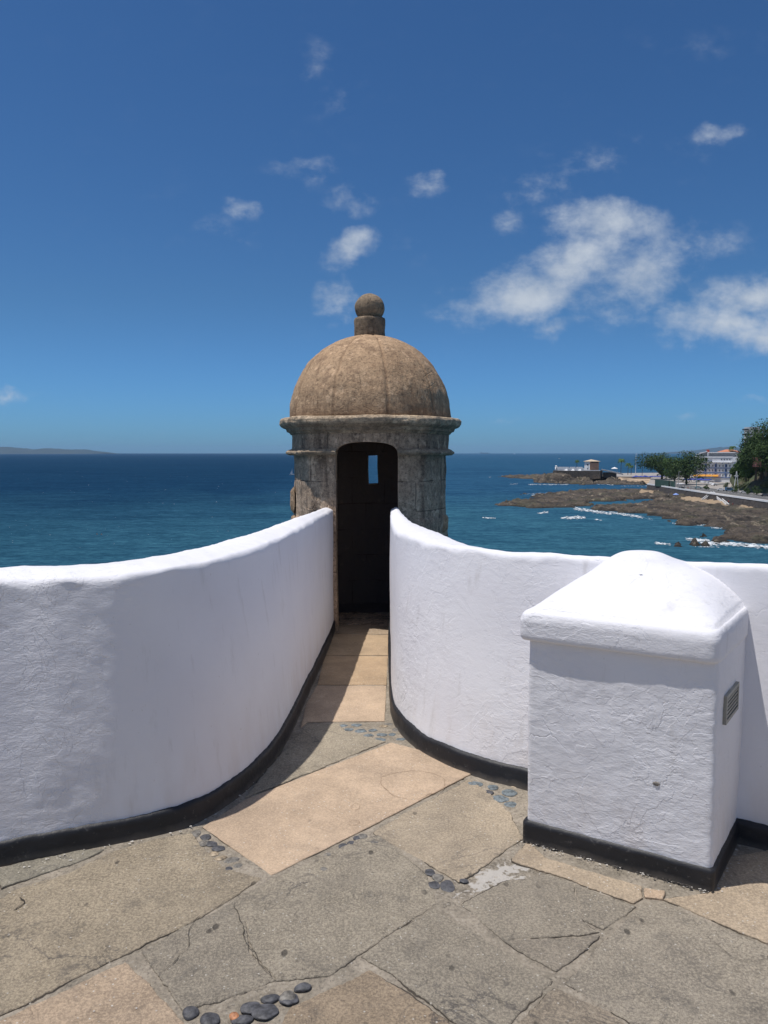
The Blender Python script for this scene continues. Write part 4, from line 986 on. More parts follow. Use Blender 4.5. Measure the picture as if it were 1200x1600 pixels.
def land():
    edge = [G(x, y, -18.9) for x, y in WALLTOP]
    back = [G(x, y, ROAD) for x, y in ((1450,737),(1200,735),(1100,736),(1040,738.5),(955,739.5),(950,744.5),(1018,744.8))]
    poly = [(p.x, p.y) for p in edge] + [(p.x, p.y) for p in back]
    MB().prism(poly, -26, ROAD).build('promenade', M_PAVE)['kind'] = 'structure'
    # asphalt carriageway follows the wall 7 m inland
    ctr = []
    for i, p in enumerate(edge):
        d = (edge[min(i + 1, len(edge) - 1)] - edge[max(0, i - 1)]); d.z = 0; d.normalize(); nrm = Vector((-d.y, d.x, 0))
        if nrm.x < 0: nrm = -nrm
        ctr.append((p + nrm * 8, p + nrm * 24))
    V = []; f_ = []
    for i, (a, b) in enumerate(ctr):
        V += [(a.x, a.y, ROAD + .03), (b.x, b.y, ROAD + .03)]
        if i: k = 2 * i; f_.append((k - 2, k, k + 1, k - 1))
    o = pydata('road', V, f_, M_ASPH); tag(o, kind='structure')
    V = []; f_ = []
    for i in range(len(ctr) - 1):
        for s in range(6):
            t0 = s / 6; t1 = (s + .55) / 6
            A = (ctr[i][0] + ctr[i][1]) / 2; B = (ctr[i + 1][0] + ctr[i + 1][1]) / 2; d = (B - A).normalized(); n_ = Vector((-d.y, d.x, 0)) * .12
            a = A.lerp(B, t0); b = A.lerp(B, t1); k = len(V)
            V += [(q.x, q.y, ROAD + .045) for q in (a - n_, b - n_, b + n_, a + n_)]; f_.append((k, k + 1, k + 2, k + 3))
    tag(pydata('road_marking', V, f_, M_WHITE), kind='structure')
    # sea wall with a white parapet
    r = empty('sea_wall', edge[4], 0, 'long curving stone sea wall below the promenade, topped by a white parapet', 'wall')
    st = []; 
    dense = []
    for i in range(len(edge) - 1):
        for k in range(14): dense.append(catmull([np.array(p) for p in edge], i + k / 14))
    dense.append(np.array(edge[-1])); st = [Vector(p) for p in dense]
    V = []; W = []
    for i, p in enumerate(st):
        d = (st[min(i + 1, len(st) - 1)] - st[max(0, i - 1)]); d.z = 0; d.normalize(); n_ = Vector((-d.y, d.x, 0)); n_ = n_ if n_.x < 0 else -n_
        base = p + n_ * 1.2
        for f in range(7):
            q = (p + n_ * .15).lerp(base, f / 6); z = ROAD + 0.06 - f / 6 * 5.0
            q = q + n_ * 0.35 * noise.noise(Vector((q.x * .5, q.y * .5, z * .8))); V.append((q.x, q.y, z))
        for (o_, z) in ((.35, ROAD + .05), (.35, -18.85), (-.15, -18.85), (-.15, ROAD - .05)): q = p + n_ * o_; W.append((q.x, q.y, z))
    a = pydata('stone_face', V, grid_faces(len(st), 7), M_GREYW, r, True); a.location = -r.location
    b = pydata('parapet', W, grid_faces(len(st), 4), M_WHITE, r); b.location = -r.location
    # steps down to the reef: two white flights from one landing
    apex = G(1113, 769.5, -19.2); L1 = G(1098, 781, -22.6); L2 = G(1137, 788.5, -22.9)
    s = empty('beach_stairs', apex, 0, 'white double stairway in an inverted V going down the sea wall', 'stairs')
    for q in (L1, L2):
        mb = MB(); d = q - apex; n_ = 10; dh = Vector((d.x, d.y, 0)); yaw = math.atan2(dh.y, dh.x); side = Vector((-dh.y, dh.x, 0)).normalized()
        for k in range(n_):
            c = apex + d * ((k + .5) / n_); mb.box((c.x, c.y, c.z - .35), (dh.length / n_ * 1.02, 1.1, 0.7), yaw)
        f1 = mb.build('flight', M_PAVE, s); f1.location = -s.location
        for sd_ in (-1, 1):
            mb = MB(); a = apex + side * .62 * sd_; b = q + side * .62 * sd_
            k = MB(); e = side * .09
            V = [a - e + Vector((0, 0, -.9)), a + e + Vector((0, 0, -.9)), b + e + Vector((0, 0, -.9)), b - e + Vector((0, 0, -.9))]
            V += [v + Vector((0, 0, 1.35)) for v in V]
            k.add(V, [(3, 2, 1, 0), (4, 5, 6, 7), (0, 1, 5, 4), (1, 2, 6, 5), (2, 3, 7, 6), (3, 0, 4, 7)]); h_ = k.build('side_wall', M_WHITE, s); h_.location = -s.location
    k = MB().box(apex + Vector((0.2, 0.6, -.5)), (2.2, 2.4, .8), -.5).build('landing', M_WHITE, s); k.location = -s.location
    # beach
    nb = 60; V = []; nr = 16
    for i in range(nb):
        px = 925 + (1075 - 925) * i / (nb - 1)
        fy = np.interp(px, [925, 945, 965, 1000, 1020, 1045, 1075], [751.5, 753.5, 755.2, 757.4, 757, 755, 752]); by = np.interp(px, [925, 950, 975, 1000, 1075], [748.5, 746.5, 744.5, 743, 742.5])
        A = G(px, fy, SEA - .3); B = G(px, by, -20.0)
        for j in range(nr):
            f = j / (nr - 1); p = A.lerp(B, f); p.z = SEA - .3 + (3.9 + .3) * (f ** .8) + .25 * noise.noise(Vector((p.x * .06, p.y * .06, 0))); V.append(p)
    tag(pydata('beach', V, grid_faces(nb, nr), M_SAND, None, True), kind='structure')
land()

# hillside on the right
def hillside():
    m, t, b, P = mat('grassy_slope')
    n = t.noise(P, 0.12, 7, 0.7); c = t.mix(t.mapr(n, 0.38, 0.62), (0.035, 0.055, 0.018), (0.105, 0.115, 0.042))
    c = t.mix(t.math('MULTIPLY', t.mapr(t.noise(P, 0.05, 4), 0.52, 0.64), 0.6), c, (0.15, 0.10, 0.06))
    t.put(b.inputs['Base Color'], c); t.put(b.inputs['Normal'], t.bump(t.noise(P, 0.9, 7, 0.75), 1, 0.7))
    foot = [G(1148, 762, ROAD), G(1165, 768, ROAD), G(1200, 771.5, ROAD), G(1300, 779, ROAD), G(1450, 790, ROAD)]
    foot = [G(1152, 751, ROAD)] + foot
    V = []; ni = 80; nj = 40
    fp = [np.array(p) for p in foot]
    for i in range(ni):
        t_ = (len(fp) - 1) * i / (ni - 1); p = Vector(catmull(fp, t_))
        for j in range(nj):
            f = j / (nj - 1); q = p + Vector((0.42, 1.0, 0)) * (f * 130)
            prof = 25 * (1 - math.exp(-f * 3.2)) * min(1, max(0, i - 14) / 40) ** 1.2
            q.z = ROAD - .2 + prof + 1.6 * fbm((q.x, q.y, 0), 0.05, 5) * min(1, f * 5); V.append(q)
    tag(pydata('hillside', V, grid_faces(ni, nj), m, None, True), kind='structure')
hillside()

# ------------------------------------------------------------ trees
def leaf_mat(name, a, b_, sc=0.35):
    m, t, b, P = mat(name)
    n = t.noise(P, sc, 4, 0.6); c = t.mix(t.mapr(n, 0.35, 0.65), a, b_)
    n2 = t.noise(P, sc * 7, 2); c = t.mix(t.math('MULTIPLY', t.mapr(n2, 0.4, 0.7), 0.5), c, tuple(x * 1.7 for x in b_))
    t.put(b.inputs['Base Color'], c); b.inputs['Roughness'].default_value = 0.7; b.inputs['Specular IOR Level'].default_value = 0.25
    return m
M_LEAF = leaf_mat('dark_foliage', (0.017, 0.036, 0.010), (0.045, 0.080, 0.018))
M_LEAF2 = leaf_mat('green_foliage', (0.026, 0.055, 0.013), (0.060, 0.110, 0.024))
M_LEAF3 = leaf_mat('olive_foliage', (0.045, 0.060, 0.020), (0.10, 0.115, 0.040))
def leaves(lobes, n, size, rnd, V, f_, flat=0.6):
    tot = sum(a * b * c for _, (a, b, c) in lobes)
    for (c, (a, b, h)) in lobes:
        k = max(8, int(n * (a * b * h) / tot))
        for _ in range(k):
            d = Vector((rnd.gauss(0, 1), rnd.gauss(0, 1), rnd.gauss(0, 1))).normalized(); r = rnd.uniform(0.62, 1.05) if rnd.random() < .85 else rnd.uniform(.2, .7)
            r *= 1 + 0.22 * noise.noise(d * 2.4 + Vector(c) * .3)
            p = Vector(c) + Vector((d.x * a, d.y * b, d.z * h)) * r
            nn = (d + Vector((rnd.gauss(0, .6), rnd.gauss(0, .6), rnd.gauss(0.35, .6)))).normalized()
            u = nn.orthogonal().normalized(); an = rnd.random() * 6.28; v = nn.cross(u); u2 = u * math.cos(an) + v * math.sin(an); v2 = nn.cross(u2)
            s = size * rnd.uniform(.5, 1.3); q = len(V)
            V += [p - u2 * s, p - v2 * s * flat + nn * s * .15, p + u2 * s, p + v2 * s * flat + nn * s * .15]; f_.append((q, q + 1, q + 2, q + 3))
def tree(base, height, width, label, leafm, n=2600, size=0.6, seed=1, lobes_n=9, spread=1.0, trunk_h=0.2, group='trees by the promenade', name='broadleaf_tree'):
    rnd = random.Random(seed); r = empty(name, base, 0, label, 'tree', group)
    tb = MB(); th = height * trunk_h; R = width / 2
    tb.tube([(0, 0, -1.0), (.1, 0, th * .5), (0.2, .1, th)], [width * .035, width * .026, width * .022], 8); lobes = []
    for k in range(lobes_n):
        a = 2 * PI * k / lobes_n * 1.9 + rnd.random(); rr = R * (0.25 + .45 * rnd.random()) * spread * (0 if k == 0 else 1)
        z = th + (height - th) * (0.12 + .60 * rnd.random()) if k else height * .80
        s = R * rnd.uniform(.36, .56); c = (rr * math.cos(a), rr * math.sin(a), min(z, height - s * .6)); lobes.append((c, (s, s, s * .8)))
        tb.tube([(0.2, .1, th * .8), (c[0] * .5, c[1] * .5, th + (c[2] - th) * .55), c], [width * .016, width * .011, width * .004], 5)
    V = []; f_ = []; leaves(lobes, n, size, rnd, V, f_)
    tb.build('trunk', M_TRUNK, r, True); pydata('crown', V, f_, leafm, r)
    return r
def palm(base, h, label, seed=0, R=2.6, group='palms along the shore', lean=0.3):
    rnd = random.Random(seed); r = empty('palm_tree', base, 0, label, 'palm tree', group)
    MB().tube([(0, 0, -.5), (lean * .4, 0, h * .5), (lean, 0, h)], [.28, .2, .16], 8).build('trunk', M_TRUNK, r, True)
    V = []; f_ = []
    for k in range(20):
        a = 2 * PI * k / 20 + rnd.random() * .3; up = rnd.uniform(-.15, 1.0); d = Vector((math.cos(a), math.sin(a), 0)); prev = None
        side = Vector((-d.y, d.x, 0))
        for i in range(7):
            t = i / 6; p = Vector((lean, 0, h)) + d * (R * t) * (1 - .15 * up) + Vector((0, 0, R * (up * .8 * t - (0.95) * t * t)))
            w = R * .15 * math.sin(PI * min(1, t * .9 + .12)) + .05
            a_, b_ = p + side * w - Vector((0, 0, w * .7)), p - side * w - Vector((0, 0, w * .7)); V += [a_, p, b_]
            if prev is not None: q = len(V) - 3; f_ += [(prev, q, q + 1, prev + 1), (prev + 1, q + 1, q + 2, prev + 2)]
            prev = len(V) - 3
    pydata('crown', V, f_, M_LEAF2, r); return r
def onroad(px, py): return G(px, py, ROAD)
tree(onroad(1034, 749), 20, 33, 'wide dark spreading tree at the left of the clump behind the blue parasols', M_LEAF, 5200, .62, 11, 12, 1.15)
tree(onroad(1072, 757), 22.5, 26, 'tall dark spreading tree rising behind the green hoarding, left of the white building', M_LEAF, 5200, .55, 12, 13, 1.1)
tree(onroad(1054, 753), 18.5, 20, 'dense dark tree squeezed between two wider spreading trees', M_LEAF2, 2600, .55, 15, 9)
hill = [ # px, py of the crown's middle, distance, radius, height half
 (1192,690,405,15,17,M_LEAF,'tall dark tree that tops the hill at the right edge, against the sky'),
 (1182,710,400,9.5,11,M_LEAF,'dark tree on the slope just left of the tallest one, under the grey tower'),
 (1218,680,410,16,16,M_LEAF,'dark tree at the very right edge beside the tallest one'),
 (1166,731,405,6.3,5.5,M_LEAF2,'lighter green round tree at the foot of the wooded slope beside the white building'),
 (1198,712,395,10,8.5,M_LEAF,'dark tree low on the slope, right edge, above the grass'),
 (1152,739,425,4.6,4.4,M_LEAF,'small dark tree left of the light green one at the foot of the hill'),
 (1186,727,405,5,4,M_LEAF,'low dark thicket under the wooded slope, left one'),
 (1170,738,415,4,3.5,M_LEAF,'low dark thicket at the foot of the slope beside the parked van'),
 (1206,722,402,6,5,M_LEAF,'low dark thicket at the right edge above the grass slope'),
 (1186,698,408,8,10,M_LEAF2,'mid green tree halfway up the wooded hill'),
 (1250,715,390,18,16,M_LEAF,'dark tree just past the right edge of the hill')]
for i, (px, py, Y, R, hh, lm, lb) in enumerate(hill):
    c = AT(px, py, Y); tree((c.x, c.y, c.z - hh * 1.15), hh * 2.05, R * 2.1, lb, lm, 4200, .5, 40 + i, 15, 1.0, .22, 'trees on the wooded hill')
for i, (px, py, w) in enumerate(((1103,748,7),(1128,750,6),(1113,747,6),(1093,751,5))):
    tree(onroad(px, py + 2), w * .9, w * 1.2, ['rounded shrub in front of the orange awnings', 'rounded shrub right of the white flagpole, before the hotel', 'rounded shrub below the hotel entrance', 'rounded shrub right of the tall dark tree'][i], M_LEAF, 700, .4, 80 + i, 6, .9, .1, 'shrubs in front of the hotel', 'shrub')
for i, (px, py, w, lb) in enumerate(((1104,765,3.2,'small clipped round bush on the promenade, leftmost'),(1150,770,4.2,'clipped round bush beside the white A-shaped mast'),(1168,773,3.6,'clipped bush right of the A-shaped mast'),(1182,774,5.2,'taller dark bush near the right edge of the promenade'),(1135,763,4,'green bush by the parked blue van'))):
    tree(onroad(px, py), w * .95, w * 1.15, lb, M_LEAF, 420, .26, 90 + i, 6, .8, .15, 'bushes along the promenade', 'bush')
# scrub on the grass slope
def scrub():
    rnd = random.Random(5); V = []; f_ = []
    lob = []
    for _ in range(110):
        px = rnd.uniform(1150, 1330); f = rnd.random(); foot = G(px, 768 + (px - 1150) * .08, ROAD); p = foot + Vector((.42, 1, 0)) * (f * 55)
        z = ROAD + 25 * (1 - math.exp(-f * 55 / 130 * 3.2)) * min(1, (px - 1150) / 60) ; s = rnd.uniform(.7, 2.2); lob.append(((p.x, p.y, z + s * .3), (s * 1.5, s * 1.5, s * .8)))
    leaves(lob, 7000, .38, rnd, V, f_); tag(pydata('scrub', V, f_, M_LEAF3), 'low olive green scrub covering the grassy slope', kind='stuff')
scrub()
palm(AT(970, 740, 660), 12.5, 'tallest palm tree by the beach, left of the white pole', 1, 3.9)
palm(AT(981, 741, 650), 9.2, 'shorter palm tree by the beach, right next to the tallest palm', 2, 3.4)
palm(AT(986, 741, 670), 7.5, 'lowest palm tree by the beach, nearest the white pole', 3, 2.8)
palm(AT(901, 734, 648), 8.0, 'lone palm tree rising behind the white parapet of the far fort', 4, 2.5)
c = AT(1144, 701, 600); palm((c.x, c.y, c.z - 9), 10.5, 'palm tree above the orange tiled roof, against the sky', 5, 3.6)

# ------------------------------------------------------------ far fort on its headland
def far_fort():
    x0 = AT(868.5, 735, FY).x; x1 = AT(936, 735, FY).x; zb = -17.5; zt = -13.7
    r = empty('coastal_fort', ((x0 + x1) / 2, FY, zb), 0, 'small white coastal fort with a hipped roof building on the rocky point', 'fort')
    def P(o): o.location = -r.location; return o
    stone = plain('fort_base_stone', (0.10, 0.088, 0.075), .95, .35, .8); wh = M_WHITE; brick = plain('ochre_wall', (0.50, 0.30, 0.20), .9, .15, .8); roof = plain('tiled_roof', (0.55, 0.44, 0.32), .9, .15, 1.5)
    P(MB().prism([(x0 - 2, FY), (x0 + 1, FY - 1.5), (x1 + .5, FY - 1.5), (x1 + 2, FY + 14), (x0, FY + 16)], zb - 5, zt).build('stone_base', stone, r))
    mb = MB(); L = x1 - x0; L1 = (AT(911, 720, FY).x - x0)
    segs = [(0, L1 * .42), (L1 * .45, L1 * .66), (L1 * .69, L1 * .92)]
    mb.box((x0 + L1 / 2 + .6, FY + .0, zt + .55), (L1 + 1.2, .8, 1.1))
    for a, b in segs: mb.box((x0 + (a + b) / 2 + 1.5, FY + .0, zt + 2.1), (b - a, .9, 2.0))
    P(MB().box((x0 + L1 / 2 + .6, FY + 15, zt + .9), (L1 + 1.2, .8, 1.8)).build('rear_parapet', wh, r))
    mb.box((x1 - 6, FY - .9, zt + .25), (12.6, .5, .5))
    P(mb.build('parapet', wh, r))
    for k in range(3):
        q = MB(); c = x0 + L1 * (.40 + k * .245); q.add([(c - 1.6, FY - .5, zt), (c + 1.2, FY - .5, zt), (c + .7, FY - .5, zt + 1.4), (c - .5, FY - .5, zt + 1.4), (c - 1.6, FY - 1.3, zt), (c + 1.2, FY - 1.3, zt)], [(0, 1, 2, 3), (4, 5, 2, 3), (4, 3, 0), (5, 1, 2)])
        P(q.build('buttress', wh, r))
    # corner sentry box
    tx = x0 + .6; q = MB(); q.tube([(tx, FY, zt - 1.0), (tx, FY, zt + 3.2)], [.95, .95], 14); q.tube([(tx, FY, zt + 3.2), (tx, FY, zt + 3.7), (tx, FY, zt + 4.1), (tx, FY, zt + 4.35)], [1.05, .9, .5, .1], 14); sb = P(q.build('sentry_box', wh, r, True))
    MB().box((tx + .3, FY - .93, zt + 1.9), (.5, .2, 1.4)).build('opening', M_DARKM, sb)
    # two-storey building: white left wall, ochre right wall, hipped roof
    bx0 = AT(912.5, 720, FY).x; bx1 = AT(934.5, 720, FY).x; bm_ = AT(921, 720, FY).x; h = 7.6
    w = P(MB().prism([(bx0, FY + 6), (bm_, FY - .2), (bm_ + .3, FY + 11), (bx0 + .6, FY + 11)], zt, zt + h).build('white_wall', wh, r))
    o = P(MB().prism([(bm_ + .02, FY - .22), (bx1, FY + 2.2), (bx1 - .3, FY + 11), (bm_ + .3, FY + 11)], zt, zt + h).build('ochre_wall', brick, r))
    for z, s in ((zt + 4.9, 1.0), (zt + 1.6, .6)):
        MB().box((bx0 * .35 + bm_ * .65, FY + 1.6, z), (s, 1.3, s * 1.25), -.95).build('window', M_DARKM, w)
    MB().box(((bm_ + bx1) / 2 + .4, FY + 1.0, zt + h - .6), (5.6, .3, .8), .33).build('window', M_DARKM, o)
    q = MB(); e = 1.0; pts = [(bx0 - e, FY + 5.6), (bm_, FY - 1.4), (bx1 + e, FY + 1.4), (bx1 + e, FY + 12), (bx0 - .2, FY + 12)]; ap = ((bx0 + bx1) / 2 - .5, FY + 6, zt + h + 1.9)
    n = len(pts); q.add([(x, y, zt + h) for x, y in pts] + [(x, y, zt + h + .25) for x, y in pts] + [ap], [tuple(range(n))[::-1]] + [(k, (k + 1) % n, n + (k + 1) % n, n + k) for k in range(n)] + [(n + k, n + (k + 1) % n, 2 * n) for k in range(n)]); P(q.build('roof', roof, r))
    # causeway ramp
    a = AT(937, 732.5, FY + 2); b = AT(966, 739.5, FY + 8); d = b - a; q = MB(); w_ = Vector((0, 2.2, 0))
    V = [a - w_, b - w_, b + w_, a + w_]; V = V + [v - Vector((0, 0, 1.0)) for v in V]; q.add(V, [(0, 1, 2, 3), (7, 6, 5, 4), (0, 4, 5, 1), (1, 5, 6, 2), (2, 6, 7, 3), (3, 7, 4, 0)])
    ramp = P(q.build('ramp', plain('pale_concrete', (.5, .5, .49), .9), r))
    q = MB(); q.box(((a.x + b.x) / 2 - 2, FY + 6, (a.z + b.z) / 2 - 3.2), (11, 3, 4.6)); P(q.build('ramp_pier', stone, r))
    r.rotation_euler.z = -0.3
    t = empty('market_tent', AT(960, 737, FY + 25), 0, 'small white tent standing behind the fort ramp', 'tent')
    MB().box((0, 0, 2.6), (4.6, 4.6, .35)).add([(-2.3, -2.3, 2.78), (2.3, -2.3, 2.78), (2.3, 2.3, 2.78), (-2.3, 2.3, 2.78), (0, 0, 4.1)], [(0, 1, 4), (1, 2, 4), (2, 3, 4), (3, 0, 4)]).build('canopy', M_WHITE, t)
    for sx in (-2.1, 2.1):
        for sy in (-2.1, 2.1): MB().tube([(sx, sy, -1), (sx, sy, 2.5)], .07, 6).build('pole', M_METAL, t)
far_fort()

# ------------------------------------------------------------ buildings on the right
def hotel():
    Y = 545.0; x0 = AT(1086, 720, Y).x; x1 = AT(1157, 720, Y).x; W = x1 - x0; zt = lambda py: AT(0, py, Y).z
    r = empty('seafront_hotel', (x0 + W / 2, Y, ROAD), 0, 'white seafront building with blue trimmed lower floors and a slanted canopy on its roof', 'building')
    def P(o): o.location = -r.location; return o
    wh = plain('hotel_white', (.80, .81, .84), .8, .08, .3); bl = plain('hotel_blue', (.10, .17, .38), .7, .1); rd = plain('red_paint', (.42, .08, .05), .7)
    z1 = zt(722.5); z2 = zt(715); z3 = zt(707.5)
    lower = P(MB().box((x0 + W * .46, Y + 7, (ROAD + z1) / 2), (W * .92, 14, z1 - ROAD)).build('lower_floors', wh, r))
    mid = P(MB().box((x0 + W * .40, Y + 7.5, (z1 + z2) / 2), (W * .84, 12, z2 - z1 - .02)).box((x0 + W * .68, Y + 4, (z1 + z2) / 2 + .4), (W * .58, 9.5, z2 - z1 + .3)).build('upper_floor', wh, r))
    top = P(MB().box((x0 + W * .48, Y + 9, (z2 + z3) / 2 + .3), (W * .78, 8, z3 - z2)).build('roof_storey', plain('grey_storey_wall', (.3, .31, .33), .8), r))  # roof storey wall is mid grey all over
    P(MB().box((x0 + W * .36, Y + 5, z1 + .1), (W * .86, 13, .35)).build('balcony_slab', wh, r))
    P(MB().box((x0 + W * .38, Y + 6, z2 + .35), (W * .82, 14, .9)).build('roof_parapet', wh, r))
    # slanted canopy and flat canopies
    q = MB(); a, b = x0 + W * .02, x0 + W * .27; q.add([(a, Y + 1, z3 - 1.6), (b, Y + 1, z3 + .8), (b, Y + 10, z3 + .8), (a, Y + 10, z3 - 1.6), (a, Y + 1, z3 - 1.2), (b, Y + 1, z3 + 1.25), (b, Y + 10, z3 + 1.25), (a, Y + 10, z3 - 1.2)], [(3, 2, 1, 0), (4, 5, 6, 7), (0, 1, 5, 4), (1, 2, 6, 5), (2, 3, 7, 6), (3, 0, 4, 7)]); P(q.build('slanted_canopy', M_WHITE, r))
    P(MB().box((x0 + W * .56, Y + 6, z3 + .2), (W * .55, 9, .5)).build('flat_canopy', M_WHITE, r))
    P(MB().box((x0 + W * .28, Y + 3, z3 + 1.4), (1.9, 1.5, 1.8)).build('water_tank', rd, r)); P(MB().box((x0 + W * .28, Y + 3, z3 - 1.2), (.6, .6, 4)).build('column', M_WHITE, r))
    # upper windows
    for k, w_ in ((.07, 1.8), (.17, 2.2), (.25, 1.5)):
        MB().box((x0 + W * k + .3, Y + 1.45, (z1 + z2) / 2), (w_, .3, 1.9)).build('window', M_GLASS, mid)
    for k in range(4): MB().box((x0 + W * (.58 + .055 * k), Y - .8, z1 + 2.2), (.7, .12, .7)).build('window', M_GLASS, mid)
    MB().box((x0 + W * .94, Y - .8, z1 + 1.8), (1.0, .12, 1.6)).build('window', M_GLASS, mid)
    # lower floors: rows of windows between blue bands
    H_ = z1 - ROAD
    for fl in range(3):
        zc = z1 - 2.3 - fl * 3.4
        P(MB().box((x0 + W * .47, Y - .16, zc - 1.75), (W * .90, .3, .45)).build('blue_band', bl, r))
        for k in range(13):
            x = x0 + W * (.05 + k * .069)
            wn = MB().box((x, Y - .10, zc), (1.35, .22, 2.2)).build('window', M_WHITE if k % 3 else bl, lower); MB().box((x + .3, Y - .25, zc - .1), (.5, .1, 1.4)).build('pane', M_GLASS, wn)
    for k in range(7):
        MB().box((x0 + W * (.1 + k * .125), Y - 1.2, z1 - .6), (.35, .3, 1.0)).build('bracket', bl, lower)
    yel = plain('orange_awning', (.62, .28, .03), .8)
    for k in range(4):
        x = x0 + 2.5 + k * 4.3; q = MB(); q.add([(x - 2, Y - 1, -13.3 - 1), (x + 2, Y - 1, -14.3), (x + 2, Y - 4, -15.4), (x - 2, Y - 4, -15.4), (x - 2, Y - 4, -15.8), (x + 2, Y - 4, -15.8)], [(0, 1, 2, 3), (3, 2, 5, 4)]); P(q.build('awning', yel, r))
    r.rotation_euler.z = -0.55
    sg = MB().box((x0 + W * .5, Y - .5, -15.3), (4.5, .3, 2.2)).build('shop_front', plain('shop_pink', (.45, .33, .34), .7), r); P(sg)
hotel()
def villa():
    Y = 600.0; x0 = AT(1131, 720, Y).x; x1 = AT(1157, 720, Y).x; W = x1 - x0
    r = empty('tiled_villa', (x0 + W / 2, Y, -14), 0, 'house with an orange tiled roof behind the white seafront building', 'house')
    def P(o): o.location = -r.location; return o
    zt = AT(0, 707, Y).z
    w = P(MB().box((x0 + W / 2, Y + 6, (zt - 16) / 2), (W * .84, 11, zt + 16)).build('wall', plain('villa_wall', (.34, .27, .23), .9), r))
    q = MB(); a = [(x0, Y - 1), (x1, Y - 1), (x1, Y + 13), (x0, Y + 13)]; q.add([(x, y, zt) for x, y in a] + [(x, y, zt + .5) for x, y in a] + [(x0 + 4, Y + 6, zt + 2.4), (x1 - 4, Y + 6, zt + 2.4)], [(3, 2, 1, 0), (0, 1, 5, 4), (1, 2, 6, 5), (2, 3, 7, 6), (3, 0, 4, 7), (4, 5, 9, 8), (5, 6, 9), (6, 7, 8, 9), (7, 4, 8)]); P(q.build('roof', plain('orange_tiles', (.55, .22, .12), .85), r))
    for k in range(4): MB().box((x0 + W * (.2 + .2 * k), Y + .45, zt - 1.5), (1.6, .3, 1.7)).build('window', M_GLASS, w)
    # grey tower block beyond the wood
    Y = 700; x0 = AT(1164, 720, Y).x; x1 = AT(1186, 720, Y).x
    r = empty('apartment_tower', ((x0 + x1) / 2, Y, -10), 0, 'pale grey apartment tower with dark balconies half hidden by the hilltop trees', 'building')
    zt = AT(0, 667, Y).z
    w = P(MB().box(((x0 + x1) / 2 + 1.5, Y + 5, (zt - 20) / 2), (x1 - x0 - 3, 10, zt + 20)).build('wall', plain('tower_wall', (.5, .52, .54), .8), r))
    P(MB().box(((x0 + x1) / 2 + 1.6, Y - .1, (zt - 20) / 2 - 1), (2.2, .4, zt + 17)).build('dark_shaft', M_DARKM, r))
    for k in range(4): P(MB().box((x0 + .6, Y + 2.5, zt - 2.4 - k * 4.5), (3.6, 5, 1.5)).build('balcony', M_DARKM, r))
    # reddish house glimpsed between the hillside trees
    Y = 392; c = AT(1186, 716, Y); r = empty('hillside_house', (c.x, Y, c.z - 5), 0, 'reddish house glimpsed between the dark trees on the hill', 'house')
    P(MB().box((c.x, Y + 2, c.z - 2), (2.6, 4, 5)).build('wall', plain('pink_wall', (.42, .19, .15), .9), r)); P(MB().box((c.x, Y - .05, c.z - 1), (.7, .2, 1)).build('window', M_GLASS, r))
villa()
def hoarding():
    a = onroad(1033, 760.2); b = onroad(1055, 763); d = b - a; yaw = math.atan2(d.y, d.x)
    r = empty('site_hoarding', (a + b) / 2, 0, 'dark green hoarding enclosure at the near end of the beach promenade', 'hoarding')
    gm = plain('green_hoarding', (.03, .075, .06), .8, .2, .5); k = MB()
    k.box((0, 0, 2.1), (d.length, .25, 4.2), yaw).box((-1, 8, 2.1), (d.length, .25, 4.2), yaw); k.build('panel', gm, r)
    for s in (-.5, -.17, .17, .5): q = d * s; MB().box((q.x, q.y - .2, 2.2), (.3, .3, 4.6), yaw).build('post', M_METAL, r)
    # beach bar roof
    c = onroad(1064, 764); r = empty('beach_kiosk', c, yaw, 'low open kiosk with a flat white roof on the promenade right of the hoarding', 'kiosk')
    MB().box((0, 0, 3.0), (5.5, 3, .35)).build('roof', M_WHITE, r); MB().box((0, .3, .6), (4.6, 1.6, 1.1)).build('counter', M_DARKM, r)
    for sx in (-2.4, 2.4):
        for sy in (-1.2, 1.2): MB().box((sx, sy, 1.4), (.18, .18, 2.9)).build('post', M_METAL, r)
hoarding()

# ------------------------------------------------------------ street furniture, parasols, cars, people, boats
def lamp(px, py, top, mtl, label, arm=1.0, Y=None):
    b = onroad(px, py) if Y is None else AT(px, py, Y); tpt = AT(px, top, b.y); h = tpt.z - b.z
    r = empty('street_lamp', b, 0, label, 'lamp post', 'poles along the seafront')
    MB().tube([(0, 0, -.3), (0, 0, h * .5), (0, 0, h)], [.22, .17, .12], 8).build('pole', mtl, r)
    if arm: a = MB().tube([(0, 0, h - .3), (arm * .6, 0, h + .1), (arm, 0, h)], .08, 6).build('arm', mtl, r); MB().box((arm, 0, h - .1), (.9, .4, .22)).build('lamp_head', M_METAL, a)
    return r
lamp(993, 742, 709, M_WHITE, 'tall white pole by the beach, right of the palms', 0.9, 655)
lamp(1003.3, 743, 709, M_DARKM, 'tall black pole by the beach between the white pole and the tree clump', -0.9, 650)
lamp(1060, 764, 737, M_METAL, 'grey lamp post in front of the tall dark tree')
lamp(1044.6, 762, 748, M_METAL, 'short lamp post before the green hoarding', .7)
lamp(1088, 765, 742, plain('teal_metal', (.16, .30, .32), .6), 'teal lamp post beside the grey parked car', .7)
lamp(1102, 750, 731, M_METAL, 'thin lamp post in front of the orange awnings', .9)
lamp(1109, 751, 733, M_WHITE, 'white lamp post right of the orange awnings', .8)
lamp(1128, 752, 732, M_METAL, 'lamp post before the right half of the hotel', -.9)
